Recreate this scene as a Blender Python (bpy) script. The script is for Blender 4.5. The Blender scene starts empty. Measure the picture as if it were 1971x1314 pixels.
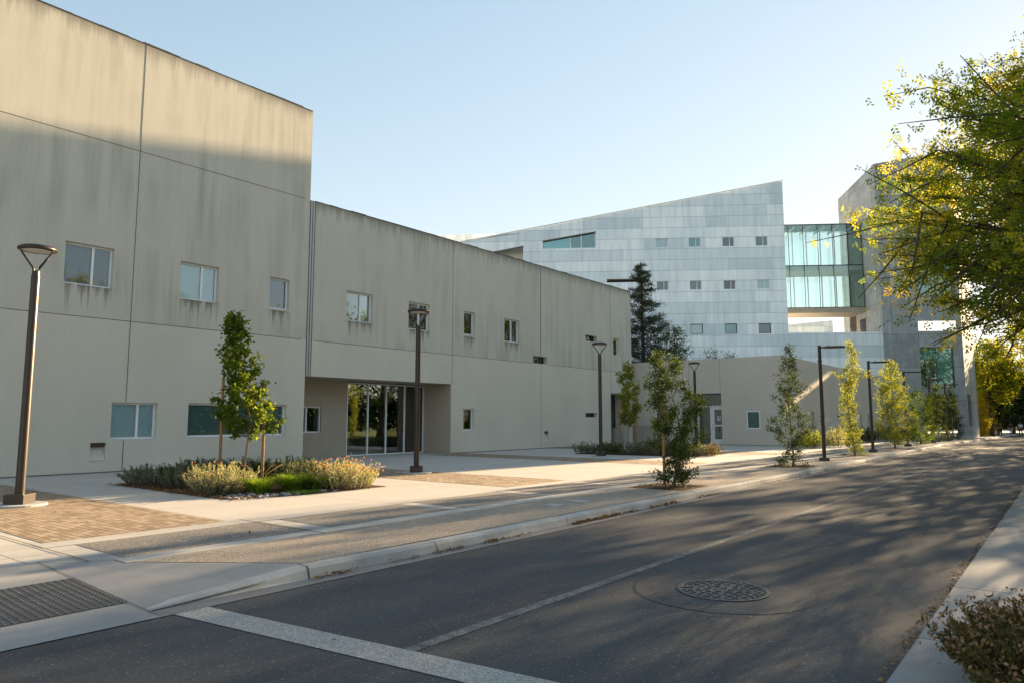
import bpy, math, random
import numpy as np
from mathutils import Vector, Matrix

# ------------------------------------------------------------------ camera, sky, sun, exposure
SC = bpy.context.scene
COL = SC.collection
rad = math.radians
cam_d = bpy.data.cameras.new('camera')
cam_d.lens = 25.02; cam_d.sensor_width = 36.0; cam_d.clip_start = 0.05; cam_d.clip_end = 3000
cam = bpy.data.objects.new('camera', cam_d); COL.objects.link(cam)
cam.location = (0, 0, 1.6); cam.rotation_euler = (rad(96.207), 0, rad(38.073))
SC.camera = cam

SUN_AZ, SUN_EL = rad(6.5), rad(13.0)          # azimuth from +Y towards +X
w = bpy.data.worlds.new('World'); SC.world = w; w.use_nodes = True
wn = w.node_tree.nodes; wl = w.node_tree.links
bgn = wn.get('Background') or wn.new('ShaderNodeBackground')
sky = wn.new('ShaderNodeTexSky'); sky.sky_type = 'NISHITA'; sky.sun_disc = False
sky.sun_elevation = SUN_EL; sky.sun_rotation = SUN_AZ
sky.altitude = 0; sky.air_density = 1.0; sky.dust_density = 0.12; sky.ozone_density = 1.0
# soft shoulder on the sky's brightest part (hazy evening sky): c / (1 + k c)
vk = wn.new('ShaderNodeVectorMath'); vk.operation = 'MULTIPLY_ADD'; vk.inputs[1].default_value = (.32, .34, .35); vk.inputs[2].default_value = (1, 1, 1)
vd = wn.new('ShaderNodeVectorMath'); vd.operation = 'DIVIDE'
wl.new(sky.outputs[0], vk.inputs[0]); wl.new(sky.outputs[0], vd.inputs[0]); wl.new(vk.outputs[0], vd.inputs[1])
wl.new(vd.outputs[0], bgn.inputs[0]); bgn.inputs[1].default_value = 0.0725
sun_d = bpy.data.lights.new('sun', 'SUN'); sun_d.energy = 2.8; sun_d.angle = rad(0.55); sun_d.color = (1.0, 0.73, 0.44)
sun = bpy.data.objects.new('sun', sun_d); COL.objects.link(sun)
sdir = Vector((math.sin(SUN_AZ)*math.cos(SUN_EL), math.cos(SUN_AZ)*math.cos(SUN_EL), math.sin(SUN_EL)))
sun.rotation_euler = (-sdir).to_track_quat('-Z', 'Y').to_euler(); sun.location = sdir*100
SC.view_settings.view_transform = 'Standard'; SC.view_settings.look = 'None'
SC.view_settings.exposure = 3.0; SC.view_settings.gamma = 1.0
SC.view_settings.use_curve_mapping = False
SC.render.engine = 'CYCLES'
SC.cycles.max_bounces = 8; SC.cycles.transparent_max_bounces = 24
SC.cycles.use_denoising = True

# ------------------------------------------------------------------ material helpers
class NT:
    def __init__(s, name, rough=0.8, spec=0.3):
        s.m = bpy.data.materials.new(name); s.m.use_nodes = True
        s.t = s.m.node_tree; s.t.nodes.clear()
        s.out = s.n('ShaderNodeOutputMaterial'); s.b = s.n('ShaderNodeBsdfPrincipled')
        s.l(s.b.outputs[0], s.out.inputs[0])
        s.b.inputs['Roughness'].default_value = rough
        s.b.inputs['Specular IOR Level'].default_value = spec
        s.tc = s.n('ShaderNodeTexCoord')
    def n(s, k, **kw):
        nd = s.t.nodes.new(k)
        for a, v in kw.items(): setattr(nd, a, v)
        return nd
    def l(s, a, b): s.t.links.new(a, b)
    def mapping(s, scale=(1,1,1), loc=(0,0,0), rot=(0,0,0), src=None):
        m = s.n('ShaderNodeMapping'); m.inputs['Scale'].default_value = scale
        m.inputs['Location'].default_value = loc; m.inputs['Rotation'].default_value = rot
        s.l(src or s.tc.outputs['Object'], m.inputs[0]); return m.outputs[0]
    def noise(s, scale, detail=3, rough=0.5, vec=None, mscale=None, dist=0.0):
        nd = s.n('ShaderNodeTexNoise'); nd.inputs['Scale'].default_value = scale
        nd.inputs['Detail'].default_value = detail; nd.inputs['Roughness'].default_value = rough
        nd.inputs['Distortion'].default_value = dist
        s.l(vec or s.mapping(mscale or (1,1,1)), nd.inputs['Vector']); return nd.outputs['Fac']
    def voro(s, scale, vec=None, out='Distance', feature='F1'):
        nd = s.n('ShaderNodeTexVoronoi', feature=feature); nd.inputs['Scale'].default_value = scale
        s.l(vec or s.mapping(), nd.inputs['Vector']); return nd.outputs[out]
    def ramp(s, fac, stops, interp='LINEAR'):
        r = s.n('ShaderNodeValToRGB'); e = r.color_ramp; e.interpolation = interp
        while len(e.elements) < len(stops): e.elements.new(0.5)
        for i, (p, c) in enumerate(stops):
            e.elements[i].position = p
            if not isinstance(c, (tuple, list)): c = (c, c, c)
            e.elements[i].color = tuple(c)+(1,)
        s.l(fac, r.inputs[0]); return r.outputs[0]
    def mix(s, fac, a, b, mode='MIX'):
        m = s.n('ShaderNodeMix', data_type='RGBA', blend_type=mode)
        for i, v in ((0, fac), (6, a), (7, b)):
            if isinstance(v, (int, float)): m.inputs[i].default_value = v if i == 0 else (v, v, v, 1)
            elif isinstance(v, (tuple, list)): m.inputs[i].default_value = tuple(v)+(1,)
            else: s.l(v, m.inputs[i])
        return m.outputs[2]
    def math(s, op, a, b=0.0, c=None, clamp=False):
        m = s.n('ShaderNodeMath', operation=op, use_clamp=clamp)
        for i, v in enumerate((a, b) if c is None else (a, b, c)):
            if isinstance(v, (int, float)): m.inputs[i].default_value = v
            else: s.l(v, m.inputs[i])
        return m.outputs[0]
    def xyz(s, src=None):
        x = s.n('ShaderNodeSeparateXYZ'); s.l(src or s.tc.outputs['Object'], x.inputs[0]); return x.outputs
    def brick(s, vec, c1, c2, mortar, bw, bh, ms, bias=0.0, offset=0.5, freq=2):
        b = s.n('ShaderNodeTexBrick', offset=offset, offset_frequency=freq); s.l(vec, b.inputs['Vector'])
        b.inputs['Color1'].default_value = tuple(c1)+(1,); b.inputs['Color2'].default_value = tuple(c2)+(1,)
        b.inputs['Mortar'].default_value = tuple(mortar)+(1,); b.inputs['Scale'].default_value = 1.0
        b.inputs['Mortar Size'].default_value = ms; b.inputs['Brick Width'].default_value = bw
        b.inputs['Row Height'].default_value = bh; b.inputs['Bias'].default_value = bias
        b.inputs['Mortar Smooth'].default_value = 0.1
        return b.outputs
    def bump(s, h, strength=0.3, dist=0.01):
        b = s.n('ShaderNodeBump'); b.inputs['Strength'].default_value = strength
        b.inputs['Distance'].default_value = dist; s.l(h, b.inputs['Height']); s.l(b.outputs[0], s.b.inputs['Normal'])
    def col(s, c):
        if isinstance(c, (tuple, list)): s.b.inputs['Base Color'].default_value = tuple(c)+(1,)
        else: s.l(c, s.b.inputs['Base Color'])
        return s

M = {}
def plain(key, c, rough=0.6, metal=0.0, var=0.12, scale=8, spec=0.4):
    k = NT(key, rough, spec)
    f = k.noise(scale, 4)
    k.col(k.mix(f, tuple(x*(1-var) for x in c), tuple(min(1, x*(1+var)) for x in c)))
    k.b.inputs['Metallic'].default_value = metal
    M[key] = k.m; return k.m

# asphalt: dark binder with pale chips, worn patches
k = NT('asphalt', 0.85, 0.2)
big = k.noise(0.5, 5, 0.6); mid = k.noise(2.2, 4, 0.6, mscale=(1.6, .5, 1)); fine = k.voro(150, out='Color')
fx = k.xyz(fine)[0]; rx = k.xyz()[0]
base = k.mix(k.ramp(big, [(.3, 0), (.7, 1)]), (.056, .058, .061), (.086, .087, .088))
base = k.mix(k.ramp(mid, [(.42, 0), (.75, .6)]), base, (.110, .110, .108))
lane = k.math('MULTIPLY', k.math('ADD', k.math('SINE', k.math('MULTIPLY', rx, 3.6)), 1.0), .16)
base = k.mix(lane, base, (.116, .117, .117))
base = k.mix(k.ramp(k.noise(.9, 4, .7, mscale=(1, .35, 1)), [(.60, 0), (.68, .35)]), base, (.030, .030, .032))
base = k.mix(k.ramp(fx, [(.0, 0), (.5, 0), (.8, .25), (1, .5)]), base, (.15, .145, .138))
chip = k.xyz(k.voro(85, out='Color'))[1]
base = k.mix(k.ramp(chip, [(0, 0), (.965, 0), (.985, .6)]), base, (.30, .29, .27))
base = k.mix(k.ramp(k.noise(260, 2, .8), [(.38, .6), (.5, 0), (.62, 0)]), base, (.016, .016, .017))
cw = k.n('ShaderNodeVectorMath', operation='ADD'); nz_ = k.n('ShaderNodeTexNoise'); nz_.inputs['Scale'].default_value = 3.0
k.l(k.tc.outputs['Object'], nz_.inputs['Vector']); sc_ = k.n('ShaderNodeVectorMath', operation='SCALE'); sc_.inputs['Scale'].default_value = .35
k.l(nz_.outputs['Color'], sc_.inputs[0]); k.l(k.tc.outputs['Object'], cw.inputs[0]); k.l(sc_.outputs[0], cw.inputs[1])
ce = k.voro(.33, vec=cw.outputs[0], feature='DISTANCE_TO_EDGE')
cr = k.math('MULTIPLY', k.ramp(ce, [(0, 1), (.0035, .8), (.007, 0)]), k.ramp(k.noise(.7, 2), [(.48, 0), (.56, 1)]))
base = k.mix(k.math('MULTIPLY', cr, .16), base, (.02, .02, .02))
k.col(base); k.bump(k.voro(150), 0.5, 0.005); M['asphalt'] = k.m

def concrete(key, c, rough=.8, joints=None, stain=.25, speck=.12, scale=1.0):
    k = NT(key, rough, 0.25)
    a = k.noise(.8*scale, 5, .62); b = k.noise(6*scale, 5, .7); f = k.noise(120, 2)
    colr = k.mix(k.ramp(a, [(.3, 0), (.72, 1)]), tuple(x*(1-stain) for x in c), c)
    colr = k.mix(k.ramp(b, [(.42, 0), (.75, stain*1.4)]), colr, tuple(x*.62 for x in c))
    colr = k.mix(k.ramp(f, [(.3, 0), (.7, speck)]), colr, tuple(min(1, x*1.5) for x in c))
    h = f
    if joints:
        br = k.brick(k.mapping(loc=joints[2]), (0,0,0), (0,0,0), (1,1,1), joints[0], joints[1], .011, offset=0.0)
        colr = k.mix(k.math('MULTIPLY', br[1], .7), colr, tuple(x*.3 for x in c))
    k.col(colr); k.bump(h, .25, .003); M[key] = k.m; return k
concrete('plaza_concrete', (.50, .465, .41), joints=(2.95, 2.95, (.2, .1, 0)), stain=.14)
concrete('ramp_concrete', (.33, .325, .31), stain=.22)
concrete('kerb_concrete', (.52, .51, .48), stain=.42, scale=2.5)
concrete('gutter_concrete', (.25, .24, .225), stain=.3, scale=2)
concrete('path_concrete', (.31, .305, .29), stain=.22)
concrete('low_concrete', (.38, .36, .32), stain=.2)

def aggregate(key, c1, c2, c3, vs=60, bd=.004):
    k = NT(key, .9, .2)
    v = k.xyz(k.voro(vs, out='Color'))[0]; a = k.noise(1.2, 4, .6)
    colr = k.ramp(v, [(0, c1), (.5, c2), (1, c3)])
    colr = k.mix(k.ramp(a, [(.3, 0), (.75, .45)]), colr, c1)
    k.col(colr); k.bump(k.voro(vs), .7, bd); M[key] = k.m
aggregate('tan_gravel', (.24, .195, .15), (.37, .31, .24), (.52, .45, .37), 70, .005)
aggregate('grey_aggregate', (.15, .135, .115), (.22, .20, .175), (.36, .33, .29), 55, .004)
aggregate('band_aggregate', (.27, .26, .24), (.36, .35, .32), (.52, .50, .46), 75, .003)
aggregate('mulch_soil', (.035, .02, .013), (.07, .04, .025), (.16, .09, .05), 28, .02)

k = NT('brick_paving', .85, .2)
vec = k.mapping()
br = k.brick(vec, (.335, .24, .155), (.46, .36, .25), (.10, .075, .055), .205, .105, .006, bias=-.1)
br2 = k.brick(vec, (.55,.55,.55), (1,1,1), (1,1,1), .205, .105, .0, bias=.2)
colr = k.mix(.55, br[0], k.mix(1.0, br[0], br2[0], 'MULTIPLY'))
colr = k.mix(k.ramp(k.noise(30, 3), [(.35, 0), (.7, .3)]), colr, (.20, .15, .10))
k.col(colr); k.bump(k.math('SUBTRACT', k.noise(40, 2), k.math('MULTIPLY', br[1], 3.0)), .6, .006); M['brick_paving'] = k.m

def ground_mat():
    k = NT('lawn_ground', .95, .1)
    a = k.noise(.6, 5, .6); b = k.noise(25, 4, .7)
    c = k.mix(k.ramp(a, [(.35, 0), (.65, 1)]), (.07, .12, .02), (.11, .17, .03))
    c = k.mix(k.ramp(b, [(.4, 0), (.7, .5)]), c, (.16, .15, .06))
    k.col(c); k.bump(b, .8, .03); M['lawn_ground'] = k.m
ground_mat()

# left building walls: sprayed concrete, grime running down from the parapets and the sills
def stucco(key, base, top_zs, sills=None, upper_from=4.4, amount=1.0):
    k = NT(key, .92, .15)
    x, y, z = k.xyz()
    f1 = k.noise(1.0, 4, .6, mscale=(.55, .55, .3)); f2 = k.noise(160, 2, .7); f3 = k.noise(24, 4, .8)
    c = k.mix(k.ramp(f1, [(.3, 0), (.7, 1)]), tuple(v*.93 for v in base), tuple(v*1.04 for v in base))
    c = k.mix(k.ramp(f2, [(.35, .32), (.65, 0)]), c, tuple(v*.45 for v in base))
    c = k.mix(k.ramp(f3, [(.36, .30), (.58, 0)]), c, tuple(v*.5 for v in base))
    if amount:
        up = k.math('MULTIPLY', k.math('SUBTRACT', z, upper_from), 40, clamp=True)
        st = k.noise(1.0, 5, .62, mscale=(2.3, 2.3, .17)); st2 = k.noise(1.0, 4, .6, mscale=(7, 7, .35)); bl = k.noise(1.0, 3, .5, mscale=(.32, .32, .32))
        s = k.math('MULTIPLY', k.ramp(st, [(.44, 0), (.66, 1)]), k.ramp(bl, [(.40, .05), (.60, 1.2)]))
        s = k.math('ADD', s, k.math('MULTIPLY', k.ramp(st2, [(.50, 0), (.78, .8)]), .35))
        s = k.math('MULTIPLY', k.math('MULTIPLY', s, up), .36*amount, clamp=True)
        c = k.mix(s, c, (.20, .19, .14))
        c = k.mix(k.math('MULTIPLY', up, .25*amount), c, (.44, .445, .39))
        for zt in top_zs:      # grime under the parapet
            d = k.math('SUBTRACT', zt, z)
            inside = k.math('GREATER_THAN', d, -.02)
            drip = k.math('MULTIPLY', k.ramp(k.noise(1.0, 4, .65, mscale=(4.5, 4.5, .12)), [(.35, .2), (.72, 1.5)]), .75)
            fall = k.math('SUBTRACT', 1.0, k.math('DIVIDE', d, drip), clamp=True)
            fall = k.math('MULTIPLY', k.math('POWER', fall, 1.6), k.math('MULTIPLY', inside, .62*amount))
            if zt > 11: pass
            else: fall = k.math('MULTIPLY', fall, k.math('GREATER_THAN', x, 15.3))
            c = k.mix(fall, c, (.06, .055, .042))
        if sills:
            r = k.n('ShaderNodeValToRGB'); e = r.color_ramp; e.interpolation = 'LINEAR'
            pts = [(0, 0)]
            for a, b in sills: pts += [((a-.06)/40, 0), ((a+.12)/40, 1), ((b-.12)/40, 1), ((b+.06)/40, 0)]
            pts = pts[:32]
            while len(e.elements) < len(pts): e.elements.new(.5)
            for i, (p, v) in enumerate(pts): e.elements[i].position = p; e.elements[i].color = (v, v, v, 1)
            k.l(k.math('DIVIDE', x, 40.0), r.inputs[0])
            d = k.math('SUBTRACT', 5.30, z)
            ins = k.math('GREATER_THAN', d, 0)
            run = k.ramp(k.noise(1.0, 3, .7, mscale=(6, 6, .2)), [(.44, 0), (.62, 1.2)])
            fl = k.math('SUBTRACT', 1.0, k.math('DIVIDE', d, k.math('ADD', k.math('MULTIPLY', run, .75), .04)), clamp=True)
            fl = k.math('MULTIPLY', k.math('MULTIPLY', fl, ins), k.math('MULTIPLY', r.outputs[0], .75))
            c = k.mix(fl, c, (.07, .06, .035))
    k.col(c); k.bump(f2, .5, .008); M[key] = k.m
SILLS = [(7.45, 8.72), (10.66, 11.92), (13.77, 14.55), (17.07, 18.35), (20.27, 21.51), (23.68, 24.43), (26.6, 27.8)]
stucco('hall_wall', (.73, .68, .575), (9.5, 12.85), SILLS)
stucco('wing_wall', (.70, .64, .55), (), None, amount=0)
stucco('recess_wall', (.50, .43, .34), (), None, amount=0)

# pale zinc panels
k = NT('zinc_panels', .45, .5)
sx, sy, sz = k.xyz()
cv = k.n('ShaderNodeCombineXYZ'); k.l(k.math('ADD', sx, sy), cv.inputs[0]); k.l(sz, cv.inputs[1])
v0 = cv.outputs[0]
v1 = k.mapping(loc=(60, 4.0-1.07, 0), src=v0)
b1 = k.brick(v1, (.46, .54, .60), (.92, .97, .99), (.5, .5, .5), 5.6, 1.0, 0, bias=.12, offset=.37, freq=3)
b2 = k.brick(v1, (.60, .68, .74), (.90, .95, .98), (.5, .5, .5), 3.6, 1.0, 0, bias=.2, offset=.61, freq=2)
jl = k.brick(v1, (0,0,0), (0,0,0), (1,1,1), 1.45, 1.0, .012, offset=0)
hl = k.brick(v1, (0,0,0), (0,0,0), (1,1,1), 400, 1.0, .022, offset=0)
bk = k.brick(v1, (0,0,0), (1,1,1), (0,0,0), 5.6, 1.0, 0, offset=.37, freq=3)
bk2 = k.brick(k.mapping(loc=(13.3, 0, 0), src=v1), (0,0,0), (1,1,1), (0,0,0), 3.9, 1.0, 0, offset=.61, freq=2)
f_ = k.math('ADD', k.math('MULTIPLY', k.ramp(bk[0], [(.34, 0), (.40, 1)]), .62), k.math('MULTIPLY', k.ramp(bk2[0], [(.40, 0), (.46, 1)]), .38))
c = k.mix(f_, (.65, .73, .78), (.92, .965, .985))
streak = k.noise(1.0, 5, .65, mscale=(2.2, 2.2, .25)); cloud = k.noise(.35, 3)
c = k.mix(k.ramp(streak, [(.42, 0), (.72, .35)]), c, (.27, .31, .35))
c = k.mix(k.ramp(cloud, [(.35, 0), (.7, .16)]), c, (.7, .73, .76))
c = k.mix(k.math('MULTIPLY', jl[1], .14), c, (.2, .23, .26))
c = k.mix(k.math('MULTIPLY', hl[1], .5), c, (.2, .24, .28))
k.col(c); k.b.inputs['Metallic'].default_value = .25; k.bump(k.math('MULTIPLY', jl[1], -1.0), .4, .01); M['zinc_panels'] = k.m

# board-marked concrete
def tower_mat(key, base):
    k = NT(key, .85, .2)
    sx, sy, sz = k.xyz()
    cv = k.n('ShaderNodeCombineXYZ'); k.l(k.math('ADD', sx, k.math('MULTIPLY', sy, .9)), cv.inputs[0]); k.l(sz, cv.inputs[1])
    pn = k.brick(k.mapping(loc=(30, 20, 0), src=cv.outputs[0]), (0,0,0), (0,0,0), (1,1,1), 2.2, 2.9, .03, offset=0)
    tint = k.brick(k.mapping(loc=(30, 20, 0), src=cv.outputs[0]), (.82,.82,.82), (1.08,1.08,1.08), (1,1,1), 2.2, 2.9, 0, offset=0)
    boards = k.noise(1.0, 3, .6, mscale=(9, 9, .4)); blot = k.noise(.9, 6, .68, dist=.4); fn = k.noise(5, 5, .7)
    c = k.mix(k.ramp(boards, [(.35, 0), (.68, 1)]), tuple(v*.78 for v in base), tuple(v*1.08 for v in base))
    c = k.mix(k.ramp(blot, [(.36, .55), (.6, 0)]), c, tuple(v*.5 for v in base))
    c = k.mix(k.ramp(fn, [(.5, 0), (.75, .5)]), c, tuple(v*.58 for v in base))
    c = k.mix(1.0, c, tint[0], 'MULTIPLY')
    c = k.mix(k.math('MULTIPLY', pn[1], .6), c, tuple(v*.35 for v in base))
    k.col(c); k.bump(boards, .4, .02); M[key] = k.m
tower_mat('board_concrete', (.44, .465, .48))

def glassy(key, tint, refl=.12, rough=.01, gl=(1, 1, 1)):
    k = NT(key); k.t.nodes.remove(k.b)
    tr = k.n('ShaderNodeBsdfTransparent'); tr.inputs[0].default_value = tuple(tint)+(1,)
    g = k.n('ShaderNodeBsdfGlossy'); g.inputs['Roughness'].default_value = rough; g.inputs[0].default_value = tuple(gl)+(1,)
    nz = k.n('ShaderNodeBump'); nz.inputs['Strength'].default_value = .06; nz.inputs['Distance'].default_value = .02
    k.l(k.noise(.9, 2), nz.inputs['Height']); k.l(nz.outputs[0], g.inputs['Normal'])
    fr = k.n('ShaderNodeFresnel'); fr.inputs[0].default_value = 1.5
    f = k.math('ADD', k.math('MULTIPLY', fr.outputs[0], 1.0-refl), refl, clamp=True)
    mx = k.n('ShaderNodeMixShader'); k.l(f, mx.inputs[0]); k.l(tr.outputs[0], mx.inputs[1]); k.l(g.outputs[0], mx.inputs[2])
    k.l(mx.outputs[0], k.out.inputs[0]); M[key] = k.m
glassy('window_glass', (.90, .955, .965), .03)
glassy('lobby_glass', (.78, .82, .76), .15)
glassy('bridge_glass', (.93, .985, .975), .06, gl=(.85, 1, .98))
glassy('teal_glass', (.86, .95, .96), .10, gl=(.75, 1, 1))

def blind_mat(key, c1, c2, pitch):
    k = NT(key, .7, .3); z = k.xyz()[2]
    s = k.math('FRACT', k.math('DIVIDE', z, pitch))
    k.col(k.mix(k.ramp(s, [(.0, 1), (.18, .2), (.6, 0), (1, .5)]), c1, c2)); M[key] = k.m
blind_mat('blind_slats', (.82, .95, 1.0), (.60, .72, .78), .05)
blind_mat('green_blind', (.20, .30, .28), (.14, .22, .20), .05)
blind_mat('dusk_blind', (.13, .18, .24), (.10, .14, .19), .05)
blind_mat('teal_blind', (.30, .56, .60), (.26, .50, .54), .5)
plain('room_dark', (.02, .022, .022), .9)
plain('room_grey', (.26, .25, .21), .9)
plain('frame_white', (.82, .84, .86), .4)
plain('frame_alu', (.55, .54, .52), .35, .2)
plain('frame_dark', (.05, .05, .05), .4, .3)
plain('frame_bronze', (.13, .085, .065), .45, .3)
plain('bronze_paint', (.050, .040, .033), .38, .45, .15, 14, .5)
plain('pole_brown', (.075, .050, .042), .42, .2, .15, 14, .5)
plain('lens_milky', (.55, .55, .5), .3)
plain('joint_dark', (.17, .16, .14), .9)
plain('joint_pale', (.42, .41, .40), .5, .3)
plain('coping_grime', (.085, .075, .06), .95, 0, .6, 3)
plain('roof_grey', (.2, .2, .2), .9)
plain('cast_iron', (.085, .078, .074), .5, .45, .3, 30)
plain('patch_asphalt', (.056, .057, .060), .85, 0, .35, 20)
plain('tactile_grey', (.075, .078, .082), .7, 0, .2, 9)
plain('stake_wood', (.34, .20, .085), .8, 0, .3, 10)
plain('tie_black', (.02, .02, .02), .7)
plain('bark_pale', (.30, .24, .19), .9, 0, .35, 12)
plain('bark_dark', (.075, .055, .042), .95, 0, .4, 10)
plain('bark_brown', (.16, .11, .075), .95, 0, .4, 10)
plain('oak_door', (.20, .11, .05), .6)
plain('paper_white', (.75, .75, .75), .7)
plain('ink_blue', (.08, .12, .3), .7)
plain('steel', (.6, .6, .62), .3, .8)
plain('stone_pale', (.26, .26, .27), .8, 0, .3, 6)
plain('curtain_white', (.72, .68, .6), .9)
plain('skin', (.42, .25, .18), .6); plain('hair_dark', (.03, .02, .015), .6)
plain('cloth_white', (.75, .76, .8), .8); plain('cloth_navy', (.02, .03, .07), .8)
plain('cloth_brown', (.09, .04, .03), .8); plain('cloth_blue', (.35, .42, .55), .8); plain('cloth_black', (.015, .015, .015), .8)
k = NT('worn_paint', .8, .2)
n1 = k.noise(9, 5, .75); n2 = k.noise(70, 3, .8)
kk = k.ramp(k.math('ADD', k.math('MULTIPLY', n1, .55), k.math('MULTIPLY', n2, .45)), [(.44, 0), (.60, .9)])
k.col(k.mix(kk, (.09, .089, .086), (.28, .275, .255))); M['worn_paint'] = k.m

def leaf_mat(key, stops, trans=.45, rough=.7, clump=1.2):
    k = NT(key, rough, .12)
    at = k.n('ShaderNodeAttribute', attribute_name='rnd')
    nz = k.noise(clump, 2, .5)
    f = k.math('ADD', k.math('MULTIPLY', at.outputs['Fac'], .62), k.math('SUBTRACT', k.math('MULTIPLY', nz, .9), .26), clamp=True)
    c = k.ramp(f, stops); k.col(c)
    tl = k.n('ShaderNodeBsdfTranslucent')
    k.l(k.mix(1.0, c, (1.9, 1.75, .8), 'MULTIPLY'), tl.inputs[0])
    mx = k.n('ShaderNodeMixShader'); mx.inputs[0].default_value = trans
    k.l(k.b.outputs[0], mx.inputs[1]); k.l(tl.outputs[0], mx.inputs[2]); k.l(mx.outputs[0], k.out.inputs[0]); M[key] = k.m
leaf_mat('leaf_pear', [(0, (.035, .065, .012)), (.45, (.08, .13, .018)), (.8, (.17, .21, .02)), (1, (.30, .27, .03))])
leaf_mat('leaf_oak', [(0, (.02, .038, .012)), (.5, (.045, .075, .02)), (.85, (.10, .13, .028)), (1, (.26, .25, .05))], trans=.3)
leaf_mat('leaf_lime', [(0, (.08, .11, .025)), (.5, (.17, .20, .035)), (1, (.36, .36, .07))], trans=.5)
leaf_mat('leaf_locust', [(0, (.055, .10, .016)), (.42, (.125, .18, .022)), (.66, (.28, .27, .028)), (1, (.66, .46, .035))], trans=.56, clump=.6)
leaf_mat('leaf_gold', [(0, (.05, .08, .012)), (.5, (.15, .18, .016)), (.8, (.36, .32, .02)), (1, (.55, .42, .03))], trans=.5)
leaf_mat('leaf_dark', [(0, (.015, .028, .010)), (.6, (.035, .055, .018)), (1, (.08, .10, .03))], trans=.25)
leaf_mat('needle_dark', [(0, (.035, .045, .032)), (.6, (.075, .09, .055)), (1, (.15, .16, .085))], trans=.15)
leaf_mat('sage_leaf', [(0, (.06, .075, .05)), (.5, (.13, .155, .10)), (1, (.27, .29, .19))], trans=.3)
leaf_mat('silver_leaf', [(0, (.16, .18, .12)), (.5, (.30, .32, .21)), (1, (.48, .46, .30))], trans=.35)
leaf_mat('rust_leaf', [(0, (.05, .06, .02)), (.5, (.115, .10, .035)), (1, (.24, .14, .07))], trans=.3)
leaf_mat('flower_orange', [(0, (.55, .16, .08)), (1, (.75, .30, .16))], trans=.35)
leaf_mat('flower_dry', [(0, (.24, .13, .09)), (1, (.36, .24, .15))], trans=.3)
leaf_mat('grass_green', [(0, (.07, .14, .012)), (.6, (.18, .28, .03)), (1, (.38, .44, .08))], trans=.5)
leaf_mat('straw', [(0, (.42, .34, .18)), (1, (.6, .52, .32))], trans=.3)
leaf_mat('litter', [(0, (.10, .05, .025)), (.6, (.24, .13, .05)), (1, (.42, .28, .10))], trans=.1)
leaf_mat('bamboo_leaf', [(0, (.10, .10, .012)), (.5, (.24, .20, .02)), (1, (.42, .32, .04))], trans=.5)

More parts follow.
